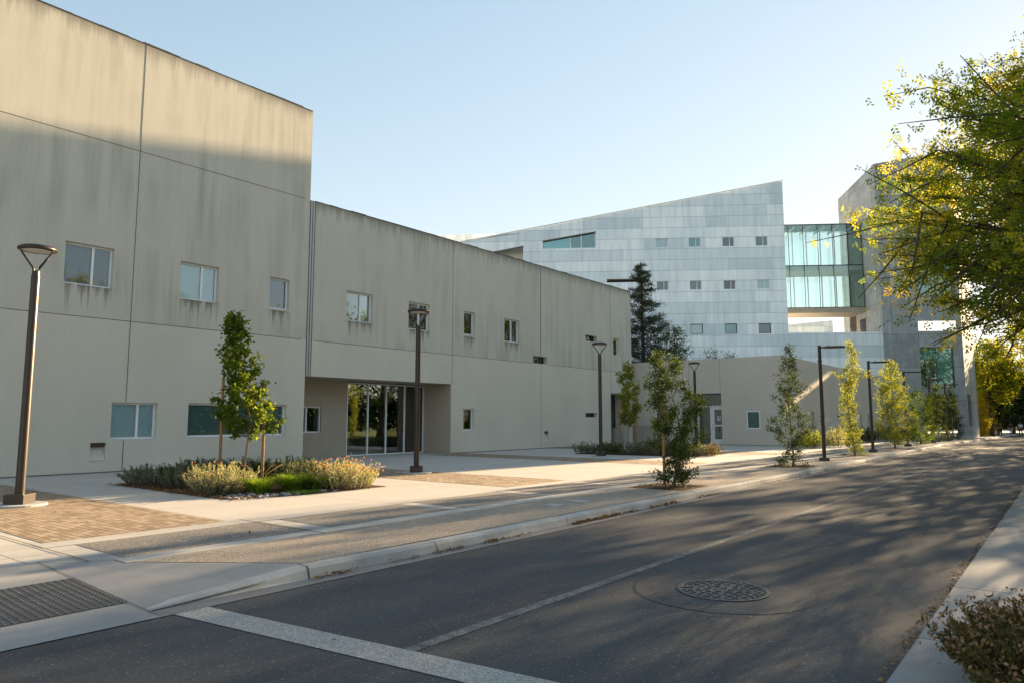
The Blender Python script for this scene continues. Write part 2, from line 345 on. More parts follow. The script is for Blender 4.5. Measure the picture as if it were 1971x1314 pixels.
# ------------------------------------------------------------------ mesh helpers
class MB:
    def __init__(s): s.v = []; s.f = []; s.m = []
    def quad(s, *p, mat=0):
        i = len(s.v); s.v += [tuple(q) for q in p]; s.f.append(tuple(range(i, i+len(p)))); s.m.append(mat)
    def box(s, x0, x1, y0, y1, z0, z1, mat=0):
        s.obox((0, 0), (1, 0), (0, 1), x0, x1, y0, y1, z0, z1, mat)
    def obox(s, O, du, dn, s0, s1, d0, d1, z0, z1, mat=0):
        P = lambda a, b, c: (O[0]+du[0]*a+dn[0]*b, O[1]+du[1]*a+dn[1]*b, c)
        i = len(s.v)
        s.v += [P(s0,d0,z0), P(s1,d0,z0), P(s1,d1,z0), P(s0,d1,z0), P(s0,d0,z1), P(s1,d0,z1), P(s1,d1,z1), P(s0,d1,z1)]
        for f in ((0,3,2,1), (4,5,6,7), (0,1,5,4), (1,2,6,5), (2,3,7,6), (3,0,4,7)):
            s.f.append(tuple(i+q for q in f)); s.m.append(mat)
    def prism(s, poly, z0, z1, mat=0, zt=None):
        n = len(poly); i = len(s.v)
        s.v += [(x, y, z0) for x, y in poly]
        s.v += [(x, y, (zt[j] if zt else z1)) for j, (x, y) in enumerate(poly)]
        s.f.append(tuple(range(i+n-1, i-1, -1))); s.m.append(mat)
        s.f.append(tuple(range(i+n, i+2*n))); s.m.append(mat)
        for j in range(n):
            q = (j+1) % n; s.f.append((i+j, i+q, i+n+q, i+n+j)); s.m.append(mat)
    def tube(s, pts, rads, n=8, mat=0, cap=True):
        pts = [Vector(p) for p in pts]; i0 = len(s.v)
        for j, p in enumerate(pts):
            a = pts[max(0, j-1)]; b = pts[min(len(pts)-1, j+1)]
            d = (b-a).normalized() if (b-a).length > 1e-9 else Vector((0,0,1))
            u = d.cross(Vector((0,0,1)) if abs(d.z) < .9 else Vector((1,0,0))).normalized(); w_ = d.cross(u)
            for t in range(n):
                an = 2*math.pi*t/n; q = p + (u*math.cos(an)+w_*math.sin(an))*rads[j]; s.v.append(tuple(q))
        for j in range(len(pts)-1):
            for t in range(n):
                a = i0+j*n+t; b = i0+j*n+(t+1) % n
                s.f.append((a, b, b+n, a+n)); s.m.append(mat)
        if cap:
            s.f.append(tuple(i0+t for t in range(n-1, -1, -1))); s.m.append(mat)
            e = i0+(len(pts)-1)*n; s.f.append(tuple(e+t for t in range(n))); s.m.append(mat)
    def disc(s, c, r, z, n=40, mat=0, r0=0.0):
        for t in range(n):
            a, b = 2*math.pi*t/n, 2*math.pi*(t+1)/n
            if r0: s.quad((c[0]+r0*math.cos(a), c[1]+r0*math.sin(a), z), (c[0]+r*math.cos(a), c[1]+r*math.sin(a), z), (c[0]+r*math.cos(b), c[1]+r*math.sin(b), z), (c[0]+r0*math.cos(b), c[1]+r0*math.sin(b), z), mat=mat)
            else: s.quad((c[0], c[1], z), (c[0]+r*math.cos(a), c[1]+r*math.sin(a), z), (c[0]+r*math.cos(b), c[1]+r*math.sin(b), z), mat=mat)
    def lathe(s, prof, n=24, c=(0,0), mat=0):
        i0 = len(s.v)
        for r, z in prof:
            for t in range(n):
                a = 2*math.pi*t/n; s.v.append((c[0]+r*math.cos(a), c[1]+r*math.sin(a), z))
        for j in range(len(prof)-1):
            for t in range(n):
                a = i0+j*n+t; b = i0+j*n+(t+1) % n
                s.f.append((a, b, b+n, a+n)); s.m.append(mat)
    def wall(s, O, du, dn, s0, s1, z0, zt, holes=(), mat=0, rmat=None, bmat=None, breaks=()):
        """front sheet of a wall with openings (a, b, c, d, depth): reveals, and a back if bmat is given"""
        P = lambda a, b, c: (O[0]+du[0]*a+dn[0]*b, O[1]+du[1]*a+dn[1]*b, c)
        T = zt if callable(zt) else (lambda q: zt)
        tmin = min(T(s0), T(s1))
        ss = sorted({s0, s1, *breaks, *[h[0] for h in holes], *[h[1] for h in holes]})
        zs = sorted({z0, *[h[2] for h in holes if h[2] > z0], *[h[3] for h in holes]})
        for i in range(len(ss)-1):
            a, b = ss[i], ss[i+1]
            for j in range(len(zs)):
                lo = zs[j]; last = j == len(zs)-1
                hi = None if last else zs[j+1]
                m_ = (a+b)/2
                if not last and any(h[0] < m_ < h[1] and h[2] < (lo+hi)/2 < h[3] for h in holes): continue
                s.quad(P(a,0,lo), P(b,0,lo), P(b,0,T(b) if last else hi), P(a,0,T(a) if last else hi), mat=mat)
        rm = mat if rmat is None else rmat
        for h in holes:
            a, b, c, d, e = h[:5]
            c2 = max(c, z0)
            s.quad(P(a,0,c2), P(a,0,d), P(a,e,d), P(a,e,c2), mat=rm)
            s.quad(P(b,0,d), P(b,0,c2), P(b,e,c2), P(b,e,d), mat=rm)
            s.quad(P(a,0,d), P(b,0,d), P(b,e,d), P(a,e,d), mat=rm)
            s.quad(P(b,0,c2), P(a,0,c2), P(a,e,c2), P(b,e,c2), mat=rm)
            if bmat is not None and not (len(h) > 5 and h[5] == 'open'):
                s.quad(P(a,e,c2), P(b,e,c2), P(b,e,d), P(a,e,d), mat=bmat if len(h) < 6 else h[5])
    def build(s, name, mats, parent=None, smooth=False, loc=None, rz=None, bevel=0):
        me = bpy.data.meshes.new(name); me.from_pydata(s.v, [], s.f); me.update()
        mats = mats if isinstance(mats, (list, tuple)) else [mats]
        for m_ in mats: me.materials.append(M[m_] if isinstance(m_, str) else m_)
        if len(mats) > 1: me.polygons.foreach_set('material_index', s.m)
        if smooth: me.polygons.foreach_set('use_smooth', [True]*len(me.polygons))
        o = bpy.data.objects.new(name, me); COL.objects.link(o)
        if parent: o.parent = parent
        if loc is not None: o.location = loc
        if rz is not None: o.rotation_euler = (0, 0, rz)
        if bevel:
            bv = o.modifiers.new('bevel', 'BEVEL'); bv.width = bevel; bv.segments = 2; bv.limit_method = 'ANGLE'
        return o

def thing(name, label, cat, loc=(0,0,0), rz=0.0, group=None):
    o = bpy.data.objects.new(name, None); COL.objects.link(o); o.location = loc; o.rotation_euler = (0, 0, rz)
    o.empty_display_size = .2
    o['label'] = label; o['category'] = cat
    if group: o['group'] = group
    return o
def tag(o, label, cat, group=None):
    o['label'] = label; o['category'] = cat
    if group: o['group'] = group
    return o
def struct(o): o['kind'] = 'structure'; return o
def stuff(o, label, cat): o['kind'] = 'stuff'; o['label'] = label; o['category'] = cat; return o
def copy_thing(root, loc, rz, label, group=None):
    r = root.copy(); COL.objects.link(r); r.location = loc; r.rotation_euler = (0, 0, rz); r['label'] = label
    if group: r['group'] = group
    for ch in list(root.children):
        c_ = ch.copy(); COL.objects.link(c_); c_.parent = r
        for g in list(ch.children):
            d_ = g.copy(); COL.objects.link(d_); d_.parent = c_
    return r

def dip(Y): return -.0075*min(100.0, max(0.0, Y-50.0))
S = .12
def patch(name, x0, x1, y0, y1, z, mat, poly=None):
    b = MB()
    if poly: b.quad(*[(x, y, z+dip(y)) for x, y in poly])
    else:
        ys = [y0] + [q for q in (50, 100, 150) if y0 < q < y1] + [y1]
        for a, c_ in zip(ys, ys[1:]):
            b.quad((x0, a, z+dip(a)), (x1, a, z+dip(a)), (x1, c_, z+dip(c_)), (x0, c_, z+dip(c_)))
    return struct(b.build(name, mat))

# ------------------------------------------------------------------ ground, road, pavements
patch('ground', -700, 700, -80, 900, -.04, 'lawn_ground')
patch('road', -6.25, -1.0, -14, 300, 0, 'asphalt')
patch('gutter', -6.16, -5.93, 2.95, 300, .006, 'gutter_concrete')
patch('road_marking', -3.80, -3.69, 3.62, 150, .004, 'worn_paint')
# skewed pale concrete band across the road
patch('crosswalk_band', 0, 0, 0, 0, .005, 'band_aggregate', [(-5.93, 3.06), (-1.02, 3.63), (-1.02, 3.93), (-5.93, 3.36)])
# pavement slab, ramp and flare
patch('plaza_paving', -23.2, -8.6, -14, 300, S, 'plaza_concrete')
b = MB()
b.quad((-8.6, 4.55, S), (-6.36, 4.55, S), (-6.36, 50, S), (-8.6, 50, S))
b.quad((-8.6, 50, S), (-6.36, 50, S), (-6.36, 150, S+dip(150)), (-8.6, 150, S+dip(150)))
b.quad((-8.6, 150, S+dip(150)), (-6.36, 150, S+dip(150)), (-6.36, 300, S+dip(150)), (-8.6, 300, S+dip(150)))
b.quad((-8.6, 2.95, S), (-6.36, 4.55, S), (-8.6, 4.55, S))
b.quad((-8.6, 2.95, S), (-6.16, 2.95, .012), (-6.16, 4.0, .06), (-6.36, 4.55, S))
b.quad((-8.6, -14, S), (-5.93, -14, .008), (-5.93, 2.95, .008), (-8.6, 2.95, S))
struct(b.build('ramp_paving', 'ramp_concrete'))
# thin joint grooves round the ramp
def strip(a, b_, wd, z0, z1=None):
    z1 = z0 if z1 is None else z1
    d = Vector((b_[0]-a[0], b_[1]-a[1])).normalized(); n = Vector((-d.y, d.x))*wd/2
    return [(a[0]-n.x, a[1]-n.y, z0), (b_[0]-n.x, b_[1]-n.y, z1), (b_[0]+n.x, b_[1]+n.y, z1), (a[0]+n.x, a[1]+n.y, z0)]
b = MB()
b.quad(*strip((-8.6, 2.95), (-6.0, 2.95), .014, S+.004, .017))
b.quad(*strip((-8.2, 3.29), (-11.5, 3.27), .022, S+.010))
b.quad(*strip((-7.75, 5.96), (-9.85, 5.99), .020, S+.011))
for yj in (-.9, 1.05): b.quad(*strip((-8.6, yj), (-21.2, yj), .012, S+.003))
struct(b.build('pavement_joints', 'joint_dark'))
# planted bands: tan strip, white bands, aggregate panels
patch('gravel_strip', 0, 0, 0, 0, S+.004, 'tan_gravel', [(-7.82, 3.56), (-6.37, 4.62), (-6.37, 50), (-7.82, 50)])
patch('gravel_strip', -7.82, -6.37, 50, 130, S+.004, 'tan_gravel')
for (xa, xb, nm) in ((-8.12, -7.82, 'pale_band'), (-9.80, -9.42, 'pale_band')):
    patch(nm, xa, xb, 3.5 if xb > -8 else 3.3, 130, S+.005, 'plaza_concrete')
ys = [3.3+2.75*i for i in range(46)]
for i, ya in enumerate(ys[:34]):
    patch('aggregate_panel', -9.42, -8.12, ya+.32, min(ya+2.75, 130), S+.004, 'grey_aggregate')
# brick cross strips of the plaza
for ya, yb in ((3.42, 5.76), (12.40, 14.70), (21.45, 23.55), (30.2, 32.4)):
    patch('brick_strip', -21.25 if ya > 4 else -21.25, -9.80, ya, yb, S+.004, 'brick_paving')
# kerb in separate stones
random.seed(4)
b = MB(); y = 4.55
def kerb_sec(y, h):
    z = dip(y)
    return [(-6.36, y, z-.05), (-6.36, y, z+h-.002), (-6.345, y, z+h+.003), (-6.22, y, z+h+.003), (-6.185, y, z+h-.025), (-6.16, y, z+.006), (-6.16, y, z-.05)]
def kerb_piece(ya, yb, ha=S, hb=S):
    A_, B_ = kerb_sec(ya, ha), kerb_sec(yb, hb)
    for j in range(len(A_)-1): b.quad(A_[j], A_[j+1], B_[j+1], B_[j])
    b.quad(*A_[::-1]); b.quad(*B_)
kerb_piece(2.98, 3.7, .014, .06); kerb_piece(3.7, 4.54, .06, S)
yy = [4.56, 6.4, 9.24, 10.6, 14.0, 17.0, 17.9]
while yy[-1] < 150: yy.append(yy[-1]+random.choice((1.5, 2.9, 3.0, 3.1)))
for a, c_ in zip(yy, yy[1:]): kerb_piece(a+.009, c_-.007, S+random.uniform(-.006, .004), S+random.uniform(-.006, .004))
struct(b.build('kerb', 'kerb_concrete'))
# right footpath in slabs, bed of soil behind
b = MB(); y = -4.06
while y < 130:
    z = dip(y); b.box(-1.0+random.uniform(-.004, .004), .22, y+.008, y+2.02, z-.06, z+.014); y += 2.03
struct(b.build('footpath', 'path_concrete'))
patch('soil', .22, 1.5, -6, 130, .008, 'mulch_soil')

# ------------------------------------------------------------------ leaf clouds
def leaf_mesh(name, P, D, U, L, W, mats, parent, mi=None, rnd=None, rng=None, fold=.0):
    """rhombic leaves: base P, direction D, side U, length L, width W"""
    n = len(P); L = L[:, None]; W = W[:, None]
    v = np.empty((n, 4, 3)); v[:, 0] = P; v[:, 1] = P+D*L*.5+U*W*.5; v[:, 2] = P+D*L; v[:, 3] = P+D*L*.5-U*W*.5
    if fold:
        Nn = np.cross(D, U); v[:, 2] -= Nn*L*fold
    me = bpy.data.meshes.new(name)
    me.vertices.add(n*4); me.vertices.foreach_set('co', v.reshape(-1))
    me.loops.add(n*4); me.loops.foreach_set('vertex_index', np.arange(n*4, dtype=np.int32))
    me.polygons.add(n); me.polygons.foreach_set('loop_start', np.arange(0, n*4, 4, dtype=np.int32))
    try: me.polygons.foreach_set('loop_total', np.full(n, 4, dtype=np.int32))
    except Exception: pass
    at = me.attributes.new('rnd', 'FLOAT', 'FACE')
    at.data.foreach_set('value', (rnd if rnd is not None else rng.random(n)).astype(np.float32))
    mats = mats if isinstance(mats, (list, tuple)) else [mats]
    for m_ in mats: me.materials.append(M[m_])
    if mi is not None: me.polygons.foreach_set('material_index', mi.astype(np.int32))
    me.update(calc_edges=True); me.validate()
    o = bpy.data.objects.new(name, me); COL.objects.link(o)
    if parent: o.parent = parent
    return o
def unit(a): return a/np.maximum(np.linalg.norm(a, axis=1, keepdims=True), 1e-9)
def rand_frames(rng, n, up=0.0, down=0.0):
    D = rng.normal(size=(n, 3)); D[:, 2] += up-down; D = unit(D)
    U = unit(np.cross(D, rng.normal(size=(n, 3)))); return D, U

def make_tree(name, label, cat, loc, H, z0, prof, nb=40, leaves=2500, leaf=(.09, .045), mat='leaf_oak', bark='bark_pale', tr=.03,
              seed=1, rise=.6, spread=.16, group=None, lean=(0,0), sub=3, branch_r=.3, ntop=1, wob=.04, droop=.3, crown_name='crown', clump=.07, shift=None, triple=False, flat=1.0, rvar=(.55, 1.08)):
    """tapered trunk with limbs; leaves cluster on twigs inside the outline prof = [(height fraction, radius)]"""
    rng = np.random.default_rng(seed)
    root = thing(name, label, cat, loc, 0, group)
    def R(t):
        return float(np.interp(t, [p[0] for p in prof], [p[1] for p in prof]))
    def C(z):
        t = z/H; cx = lean[0]*t + math.sin(t*7+seed)*wob; cy = lean[1]*t + math.cos(t*6+seed*2)*wob
        if shift: 
            cx += float(np.interp(t, [p[0] for p in shift], [p[1] for p in shift])); cy += float(np.interp(t, [p[0] for p in shift], [p[2] for p in shift]))
        return np.array([cx, cy, z])
    tb = MB()
    zs = np.linspace(0, H*.97, 14)
    tb.tube([C(z) for z in zs], [max(.004, tr*(1-.88*z/H)*(1.5 if z == 0 else 1)) for z in zs], 8)
    tips = []
    for i in range(nb):
        u_ = (i+rng.random())/nb; zf = z0/H+(1-z0/H)*u_
        r = R(zf)*rng.uniform(*rvar); az = i*2.39996+rng.normal()*.5
        zb = max(z0*.75, zf*H-rise*r); base = C(zb)
        end = C(min(H, zf*H)); end = end+np.array([math.cos(az)*r, math.sin(az)*r, 0]); end[2] = min(H*1.0, zf*H)
        mid = base*.5+end*.5; mid[2] += (.10 if r > 2 else -.06)*r; mid += rng.normal(size=3)*.05*r
        br = max(.003, tr*branch_r*(1-.75*zf))
        tb.tube([base, mid, end], [br, br*.65, br*.25], 5, cap=False)
        for k_ in range(sub):
            t = rng.uniform(.5 if r > 3 else .35, 1.0); p0 = (base*(1-t)**2+2*mid*t*(1-t)+end*t*t)
            d = unit((end-base)[None])[0]+rng.normal(size=3)*.65; d[2] += .15-droop*(.95 if r > 3 and triple else .5)
            ln = r*rng.uniform(.16, .36)+.04; p1 = p0+unit(d[None])[0]*ln
            tb.tube([p0, (p0+p1)/2+rng.normal(size=3)*.03*ln, p1], [br*.4, br*.28, br*.12], 4, cap=False)
            tips.append((p0, p1))
        tips.append((mid, end))
        if r > 3: tips += [((mid+end)/2, end+(end-mid)*.12)]*3
    tb.build('trunk', bark, root, smooth=True)
    n = leaves; T0 = np.array([t[0] for t in tips]); T1 = np.array([t[1] for t in tips])
    wgt = np.linalg.norm(T1-T0, axis=1)**.8*rng.uniform(.3, 1.6, len(tips)); wgt /= wgt.sum()
    idx = rng.choice(len(tips), n, p=wgt); t = rng.random(n)**.7
    P = T0[idx]*(1-t[:, None])+T1[idx]*t[:, None]+rng.normal(size=(n, 3))*clump*np.array([1, 1, .8*flat])
    D, U = rand_frames(rng, n, 0, droop)
    ln = leaf[0]*rng.uniform(.6, 1.25, n); wd = leaf[1]*rng.uniform(.7, 1.2, n)
    brnd = rng.random(len(tips)); rn = np.clip(.55*brnd[idx]+.45*rng.random(n), 0, 1)
    if triple:   # feathery leaf: leaflets along a drooping rachis
        kx = 5; P2 = []; D2 = []; U2 = []
        rl = ln*1.7
        for q in range(kx):
            side = 1 if q % 2 else -1
            P2.append(P+D*(rl*(q+.5)/kx)[:, None]); D2.append(unit(D*.6+U*side+rng.normal(size=(n, 3))*.15)); U2.append(unit(np.cross(D2[-1], np.cross(D, U))))
        P = np.concatenate(P2); D = np.concatenate(D2); U = np.concatenate(U2); ln = np.tile(ln*.8, kx); wd = np.tile(wd, kx); rn = np.tile(rn, kx)
    leaf_mesh(crown_name, P, D, U, ln, wd, mat, root, rnd=rn, rng=rng, fold=.12)
    return root

def make_shrub(name, label, loc, r=(.5, .5), h=.5, stems=60, per=26, leaf=(.05, .014), mat='sage_leaf', seed=1, flowers=None, fl_n=0, group=None,
               cat='shrub', outward=.7, rz=0.0, stem_mat='bark_brown'):
    rng = np.random.default_rng(seed); root = thing(name, label, cat, loc, rz, group)
    sb = MB(); P = []; D = []; tops = []
    for i in range(stems):
        a = rng.uniform(0, 2*math.pi); q = math.sqrt(rng.random())
        bx_, by_ = math.cos(a)*q*r[0]*.75, math.sin(a)*q*r[1]*.75
        hh = h*rng.uniform(.55, 1.15)*(1-.25*q*q); lean_ = outward*q*rng.uniform(.3, 1.1)
        tip = np.array([bx_+math.cos(a)*lean_*r[0]*.6+rng.normal()*.03, by_+math.sin(a)*lean_*r[1]*.6+rng.normal()*.03, hh])
        b0 = np.array([bx_, by_, 0]); mid = (b0+tip)/2+rng.normal(size=3)*.025; mid[2] += .05*h
        sb.tube([b0, mid, tip], [.005, .004, .0015], 4, cap=False)
        for j in range(per):
            t = rng.uniform(.12, 1.02); p = b0*(1-t)**2+2*mid*t*(1-t)+tip*t*t
            P.append(p); dd = rng.normal(size=3)*.6; dd[2] += .75; D.append(dd)
        tops.append(tip)
    sb.build('stems', stem_mat, root, smooth=True)
    P = np.array(P)+rng.normal(size=(len(P), 3))*.008; D = unit(np.array(D)); n = len(P)
    U = unit(np.cross(D, rng.normal(size=(n, 3))))
    leaf_mesh('foliage', P, D, U, leaf[0]*rng.uniform(.6, 1.3, n), leaf[1]*rng.uniform(.7, 1.3, n), mat, root, rng=rng)
    if flowers and fl_n:
        tp = np.array(tops)[rng.integers(0, len(tops), fl_n)]+rng.normal(size=(fl_n, 3))*np.array([.05, .05, .05])
        Df, Uf = rand_frames(rng, fl_n, .6); leaf_mesh('flowers', tp, Df, Uf, np.full(fl_n, leaf[0]*.8), np.full(fl_n, leaf[0]*.5), flowers, root, rng=rng)['kind'] = 'stuff'
    return root

def make_grass(name, label, loc, r=.4, h=.35, n=900, seed=1, mat='grass_green', group=None, straw=0):
    rng = np.random.default_rng(seed); root = thing(name, label, 'grass', loc, 0, group)
    V = []; F = []; seg = 4
    b = MB()
    for i in range(n):
        a = rng.uniform(0, 2*math.pi); q = math.sqrt(rng.random())*r*.45; L_ = h*rng.uniform(.7, 1.5)
        o = np.array([math.cos(a)*q, math.sin(a)*q, 0]); a2 = a+rng.normal()*.7; out = r*rng.uniform(.3, 1.1)
        sd = np.array([-math.sin(a2), math.cos(a2), 0])*.0075
        prev = None
        for k_ in range(seg+1):
            t = k_/seg; p = o+np.array([math.cos(a2)*out*t**1.5, math.sin(a2)*out*t**1.5, L_*(t*1.25-.75*t*t)])
            w_ = sd*(1-t*.85)
            if prev is not None: b.quad(prev[0]-prev[1], prev[0]+prev[1], p+w_, p-w_)
            prev = (p, w_)
    o = b.build('blades', mat, root)
    at = o.data.attributes.new('rnd', 'FLOAT', 'FACE'); at.data.foreach_set('value', np.repeat(rng.random(n), seg).astype(np.float32))
    if straw:
        sb = MB()
        for i in range(straw):
            a = rng.uniform(0, 2*math.pi); sb.tube([(0,0,0), (math.cos(a)*.12, math.sin(a)*.12, h*.9), (math.cos(a)*.42, math.sin(a)*.42, h*1.35)], [.004, .004, .007], 4)
        sb.build('seed_stalks', 'straw', root)
    return root

# ------------------------------------------------------------------ windows
def window(parent, O, du, dn, a, b_, c, d, back=.13, mull=None, fr=.055, frame='frame_white', glass='window_glass', blind=None, bl_frac=1.0, name='window', sill=False, blinds=None):
    f = MB(); e = .004
    f.obox(O, du, dn, a+e, b_-e, back-.03, back+.05, c+e, c+fr)
    f.obox(O, du, dn, a+e, b_-e, back-.03, back+.05, d-fr, d-e)
    f.obox(O, du, dn, a+e, a+fr, back-.03, back+.05, c+fr, d-fr)
    f.obox(O, du, dn, b_-fr, b_-e, back-.03, back+.05, c+fr, d-fr)
    ml = mull if isinstance(mull, (list, tuple)) else ([mull] if mull else [])
    for m_ in ml:
        x = a+(b_-a)*m_; f.obox(O, du, dn, x-fr*.55, x+fr*.55, back-.033, back+.048, c+fr, d-fr)
    fo = f.build(name, frame, parent)
    edges = [a+fr]+[a+(b_-a)*m_ for m_ in ml]+[b_-fr]
    for i in range(len(edges)-1):
        l0 = edges[i]+(fr*.55 if i else 0); l1 = edges[i+1]-(fr*.55 if i < len(edges)-2 else 0)
        g = MB(); g.obox(O, du, dn, l0, l1, back+.004, back+.014, c+fr, d-fr); g.build('pane', glass, fo)
    if blind:
        bb = MB(); z1 = d-fr; z0 = z1-(z1-c-fr)*bl_frac
        bb.obox(O, du, dn, a+fr, b_-fr, back+.055, back+.062, z0, z1); bb.build('blind', blind, fo)
    return fo

# ------------------------------------------------------------------ the large building on the left
FX = -21.3
hall = thing('concrete_building', 'long beige concrete building with taller near part, small windows and recessed glass entrance', 'building', (FX, 0, 0), rad(90))
O, du, dn = (0, 0), (1, 0), (0, 1)       # local x runs along the street, local y goes into the building
SPL = 15.30
def front_wall():
    b = MB()
    W1 = [(7.45, 8.72, 5.27, 6.43), (10.66, 11.92, 5.27, 6.43), (13.77, 14.55, 5.35, 6.43), (8.90, 10.18, 1.03, 2.07), (11.12, 14.60, 1.05, 2.09)]
    W2 = [(17.07, 18.35, 5.29, 6.43), (20.27, 21.51, 5.29, 6.43), (23.68, 24.43, 5.38, 6.43), (26.6, 27.8, 5.32, 6.43), (36.97, 37.72, 5.36, 6.41),
          (33.91, 35.13, 5.98, 6.32), (28.92, 30.15, 4.42, 4.79), (23.69, 24.43, 1.10, 2.07), (33.82, 35.03, 1.71, 1.95)]
    b.wall(O, du, dn, -12, SPL, 0, 12.85, [h+(.55,) for h in W1]+[(8.40, 8.80, .45, .95, .16)], bmat=1, rmat=0)
    b.wall(O, du, dn, SPL, 39.2, 0, 9.5, [h+(.55,) for h in W2]+[(29.88, 30.25, .46, .99, .18), (SPL, 22.87, 0, 3.12, 1.65, 'open'), (36.6, 39.2, 0, 3.12, 1.6, 'open')], bmat=1, rmat=0)
    # flat tops, end wall and the step between the two parts
    b.quad((-12, 0, 12.85), (SPL, 0, 12.85), (SPL, .35, 12.85), (-12, .35, 12.85))
    b.quad((SPL, 0, 9.5), (39.2, 0, 9.5), (39.2, .35, 9.5), (SPL, .35, 9.5))
    b.quad((SPL, 0, 9.5), (SPL, 24, 9.5), (SPL, 24, 12.85), (SPL, 0, 12.85))
    b.quad((39.2, 0, 3.12), (39.2, 24, 3.12), (39.2, 24, 9.5), (39.2, 0, 9.5))
    b.quad((39.2, 1.6, 0), (39.2, 24, 0), (39.2, 24, 3.12), (39.2, 1.6, 3.12))
    b.quad((-12, 24, 0), (39.2, 24, 0), (39.2, 24, 9.5), (-12, 24, 9.5))
    b.quad((-12, 0, 0), (-12, 24, 0), (-12, 24, 12.85), (-12, 0, 12.85))
    b.quad((-12, 24, 9.5), (SPL, 24, 9.5), (SPL, 24, 12.85), (-12, 24, 12.85))
    b.build('wall', ['hall_wall', 'room_dark'], hall)
front_wall()
b = MB(); b.quad((-12, .35, 12.6), (SPL, .35, 12.6), (SPL, 24, 12.6), (-12, 24, 12.6)); b.quad((SPL, .35, 9.3), (39.2, .35, 9.3), (39.2, 24, 9.3), (SPL, 24, 9.3))
b.build('roof', 'roof_grey', hall)
b = MB(); rng0 = random.Random(3)
def rag(x0, x1, z):
    x = x0
    while x < x1:
        e = min(x1, x+rng0.uniform(.25, .9)); b.box(x, e, -.012, .36, z+.002, z+rng0.uniform(.018, .045)); x = e+.001
rag(-12, SPL, 12.85); b.build('coping', 'coping_grime', hall)
b = MB(); rag(SPL+.2, 39.2, 9.5); b.build('coping', 'coping_grime', hall)
# recess behind the entrance
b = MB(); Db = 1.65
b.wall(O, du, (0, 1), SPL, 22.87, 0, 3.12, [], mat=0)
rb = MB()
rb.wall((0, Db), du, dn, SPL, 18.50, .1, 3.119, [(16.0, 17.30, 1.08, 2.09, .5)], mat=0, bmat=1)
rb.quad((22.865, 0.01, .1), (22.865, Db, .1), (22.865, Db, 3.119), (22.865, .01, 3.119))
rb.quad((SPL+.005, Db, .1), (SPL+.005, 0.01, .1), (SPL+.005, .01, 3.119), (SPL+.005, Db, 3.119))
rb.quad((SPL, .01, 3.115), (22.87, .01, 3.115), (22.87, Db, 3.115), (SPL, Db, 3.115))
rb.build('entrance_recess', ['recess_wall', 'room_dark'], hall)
window(hall, (0, Db), du, dn, 16.0, 17.30, 1.08, 2.09, .1, .5)
# tall glazed screen
window(hall, (0, Db), du, dn, 18.52, 22.86, .125, 3.08, .02, [.255, .485, .73], .05, 'frame_white', 'lobby_glass', name='glazed_entrance')
b = MB(); b.box(18.3, 22.9, Db+3.5, Db+3.55, .1, 3.1); b.box(18.45, 18.5, Db+.15, Db+3.5, .1, 3.1); b.box(22.9, 22.95, Db+.15, Db+3.5, .1, 3.1)
b.box(18.5, 22.9, Db+.15, Db+3.5, .10, .121, 0); b.box(18.5, 22.9, Db+.15, Db+3.5, 3.1, 3.15)
b.build('lobby', 'room_grey', hall)
# upper and lower windows of the facade
window(hall, O, du, dn, 7.45, 8.72, 5.27, 6.43, .16, .60, blind='dusk_blind')
window(hall, O, du, dn, 10.66, 11.92, 5.27, 6.43, .16, .60, blind='blind_slats')
window(hall, O, du, dn, 13.77, 14.55, 5.35, 6.43, .16, None, blind='dusk_blind')
window(hall, O, du, dn, 17.07, 18.35, 5.29, 6.43, .16, .58, blind='green_blind', bl_frac=.9)
window(hall, O, du, dn, 20.27, 21.51, 5.29, 6.43, .16, .56)
window(hall, O, du, dn, 23.68, 24.43, 5.38, 6.43, .16, None, blind='blind_slats')
window(hall, O, du, dn, 26.6, 27.8, 5.32, 6.43, .16, .56, blind='dusk_blind')
window(hall, O, du, dn, 36.97, 37.72, 5.36, 6.41, .16, None, blind='dusk_blind')
window(hall, O, du, dn, 8.90, 10.18, 1.03, 2.07, .16, .60, blind='blind_slats')
window(hall, O, du, dn, 11.12, 14.60, 1.05, 2.09, .16, .49, blind='green_blind')
window(hall, O, du, dn, 23.69, 24.43, 1.10, 2.07, .16, None)
for a, b_, c, d in ((33.91, 35.13, 5.98, 6.32), (28.92, 30.15, 4.42, 4.79), (33.82, 35.03, 1.71, 1.95)):
    window(hall, O, du, dn, a, b_, c, d, .26, None, .025, 'frame_dark', 'window_glass')
for a, b_, c, d in ((8.40, 8.80, .45, .95), (29.88, 30.25, .46, .99)):
    v = MB(); v.quad((a+.003, .155, d-.12), (b_-.003, .155, d-.12), (b_-.003, .004, c+.01), (a+.003, .004, c+.01))
    fo = v.build('vent_hood', 'hall_wall', hall)
    g = MB(); g.box(a+.02, b_-.02, .05, .15, d-.10, d-.035); g.box(a+.01, b_-.01, .02, .045, d-.05, d-.03); g.build('grille', 'frame_bronze', fo)
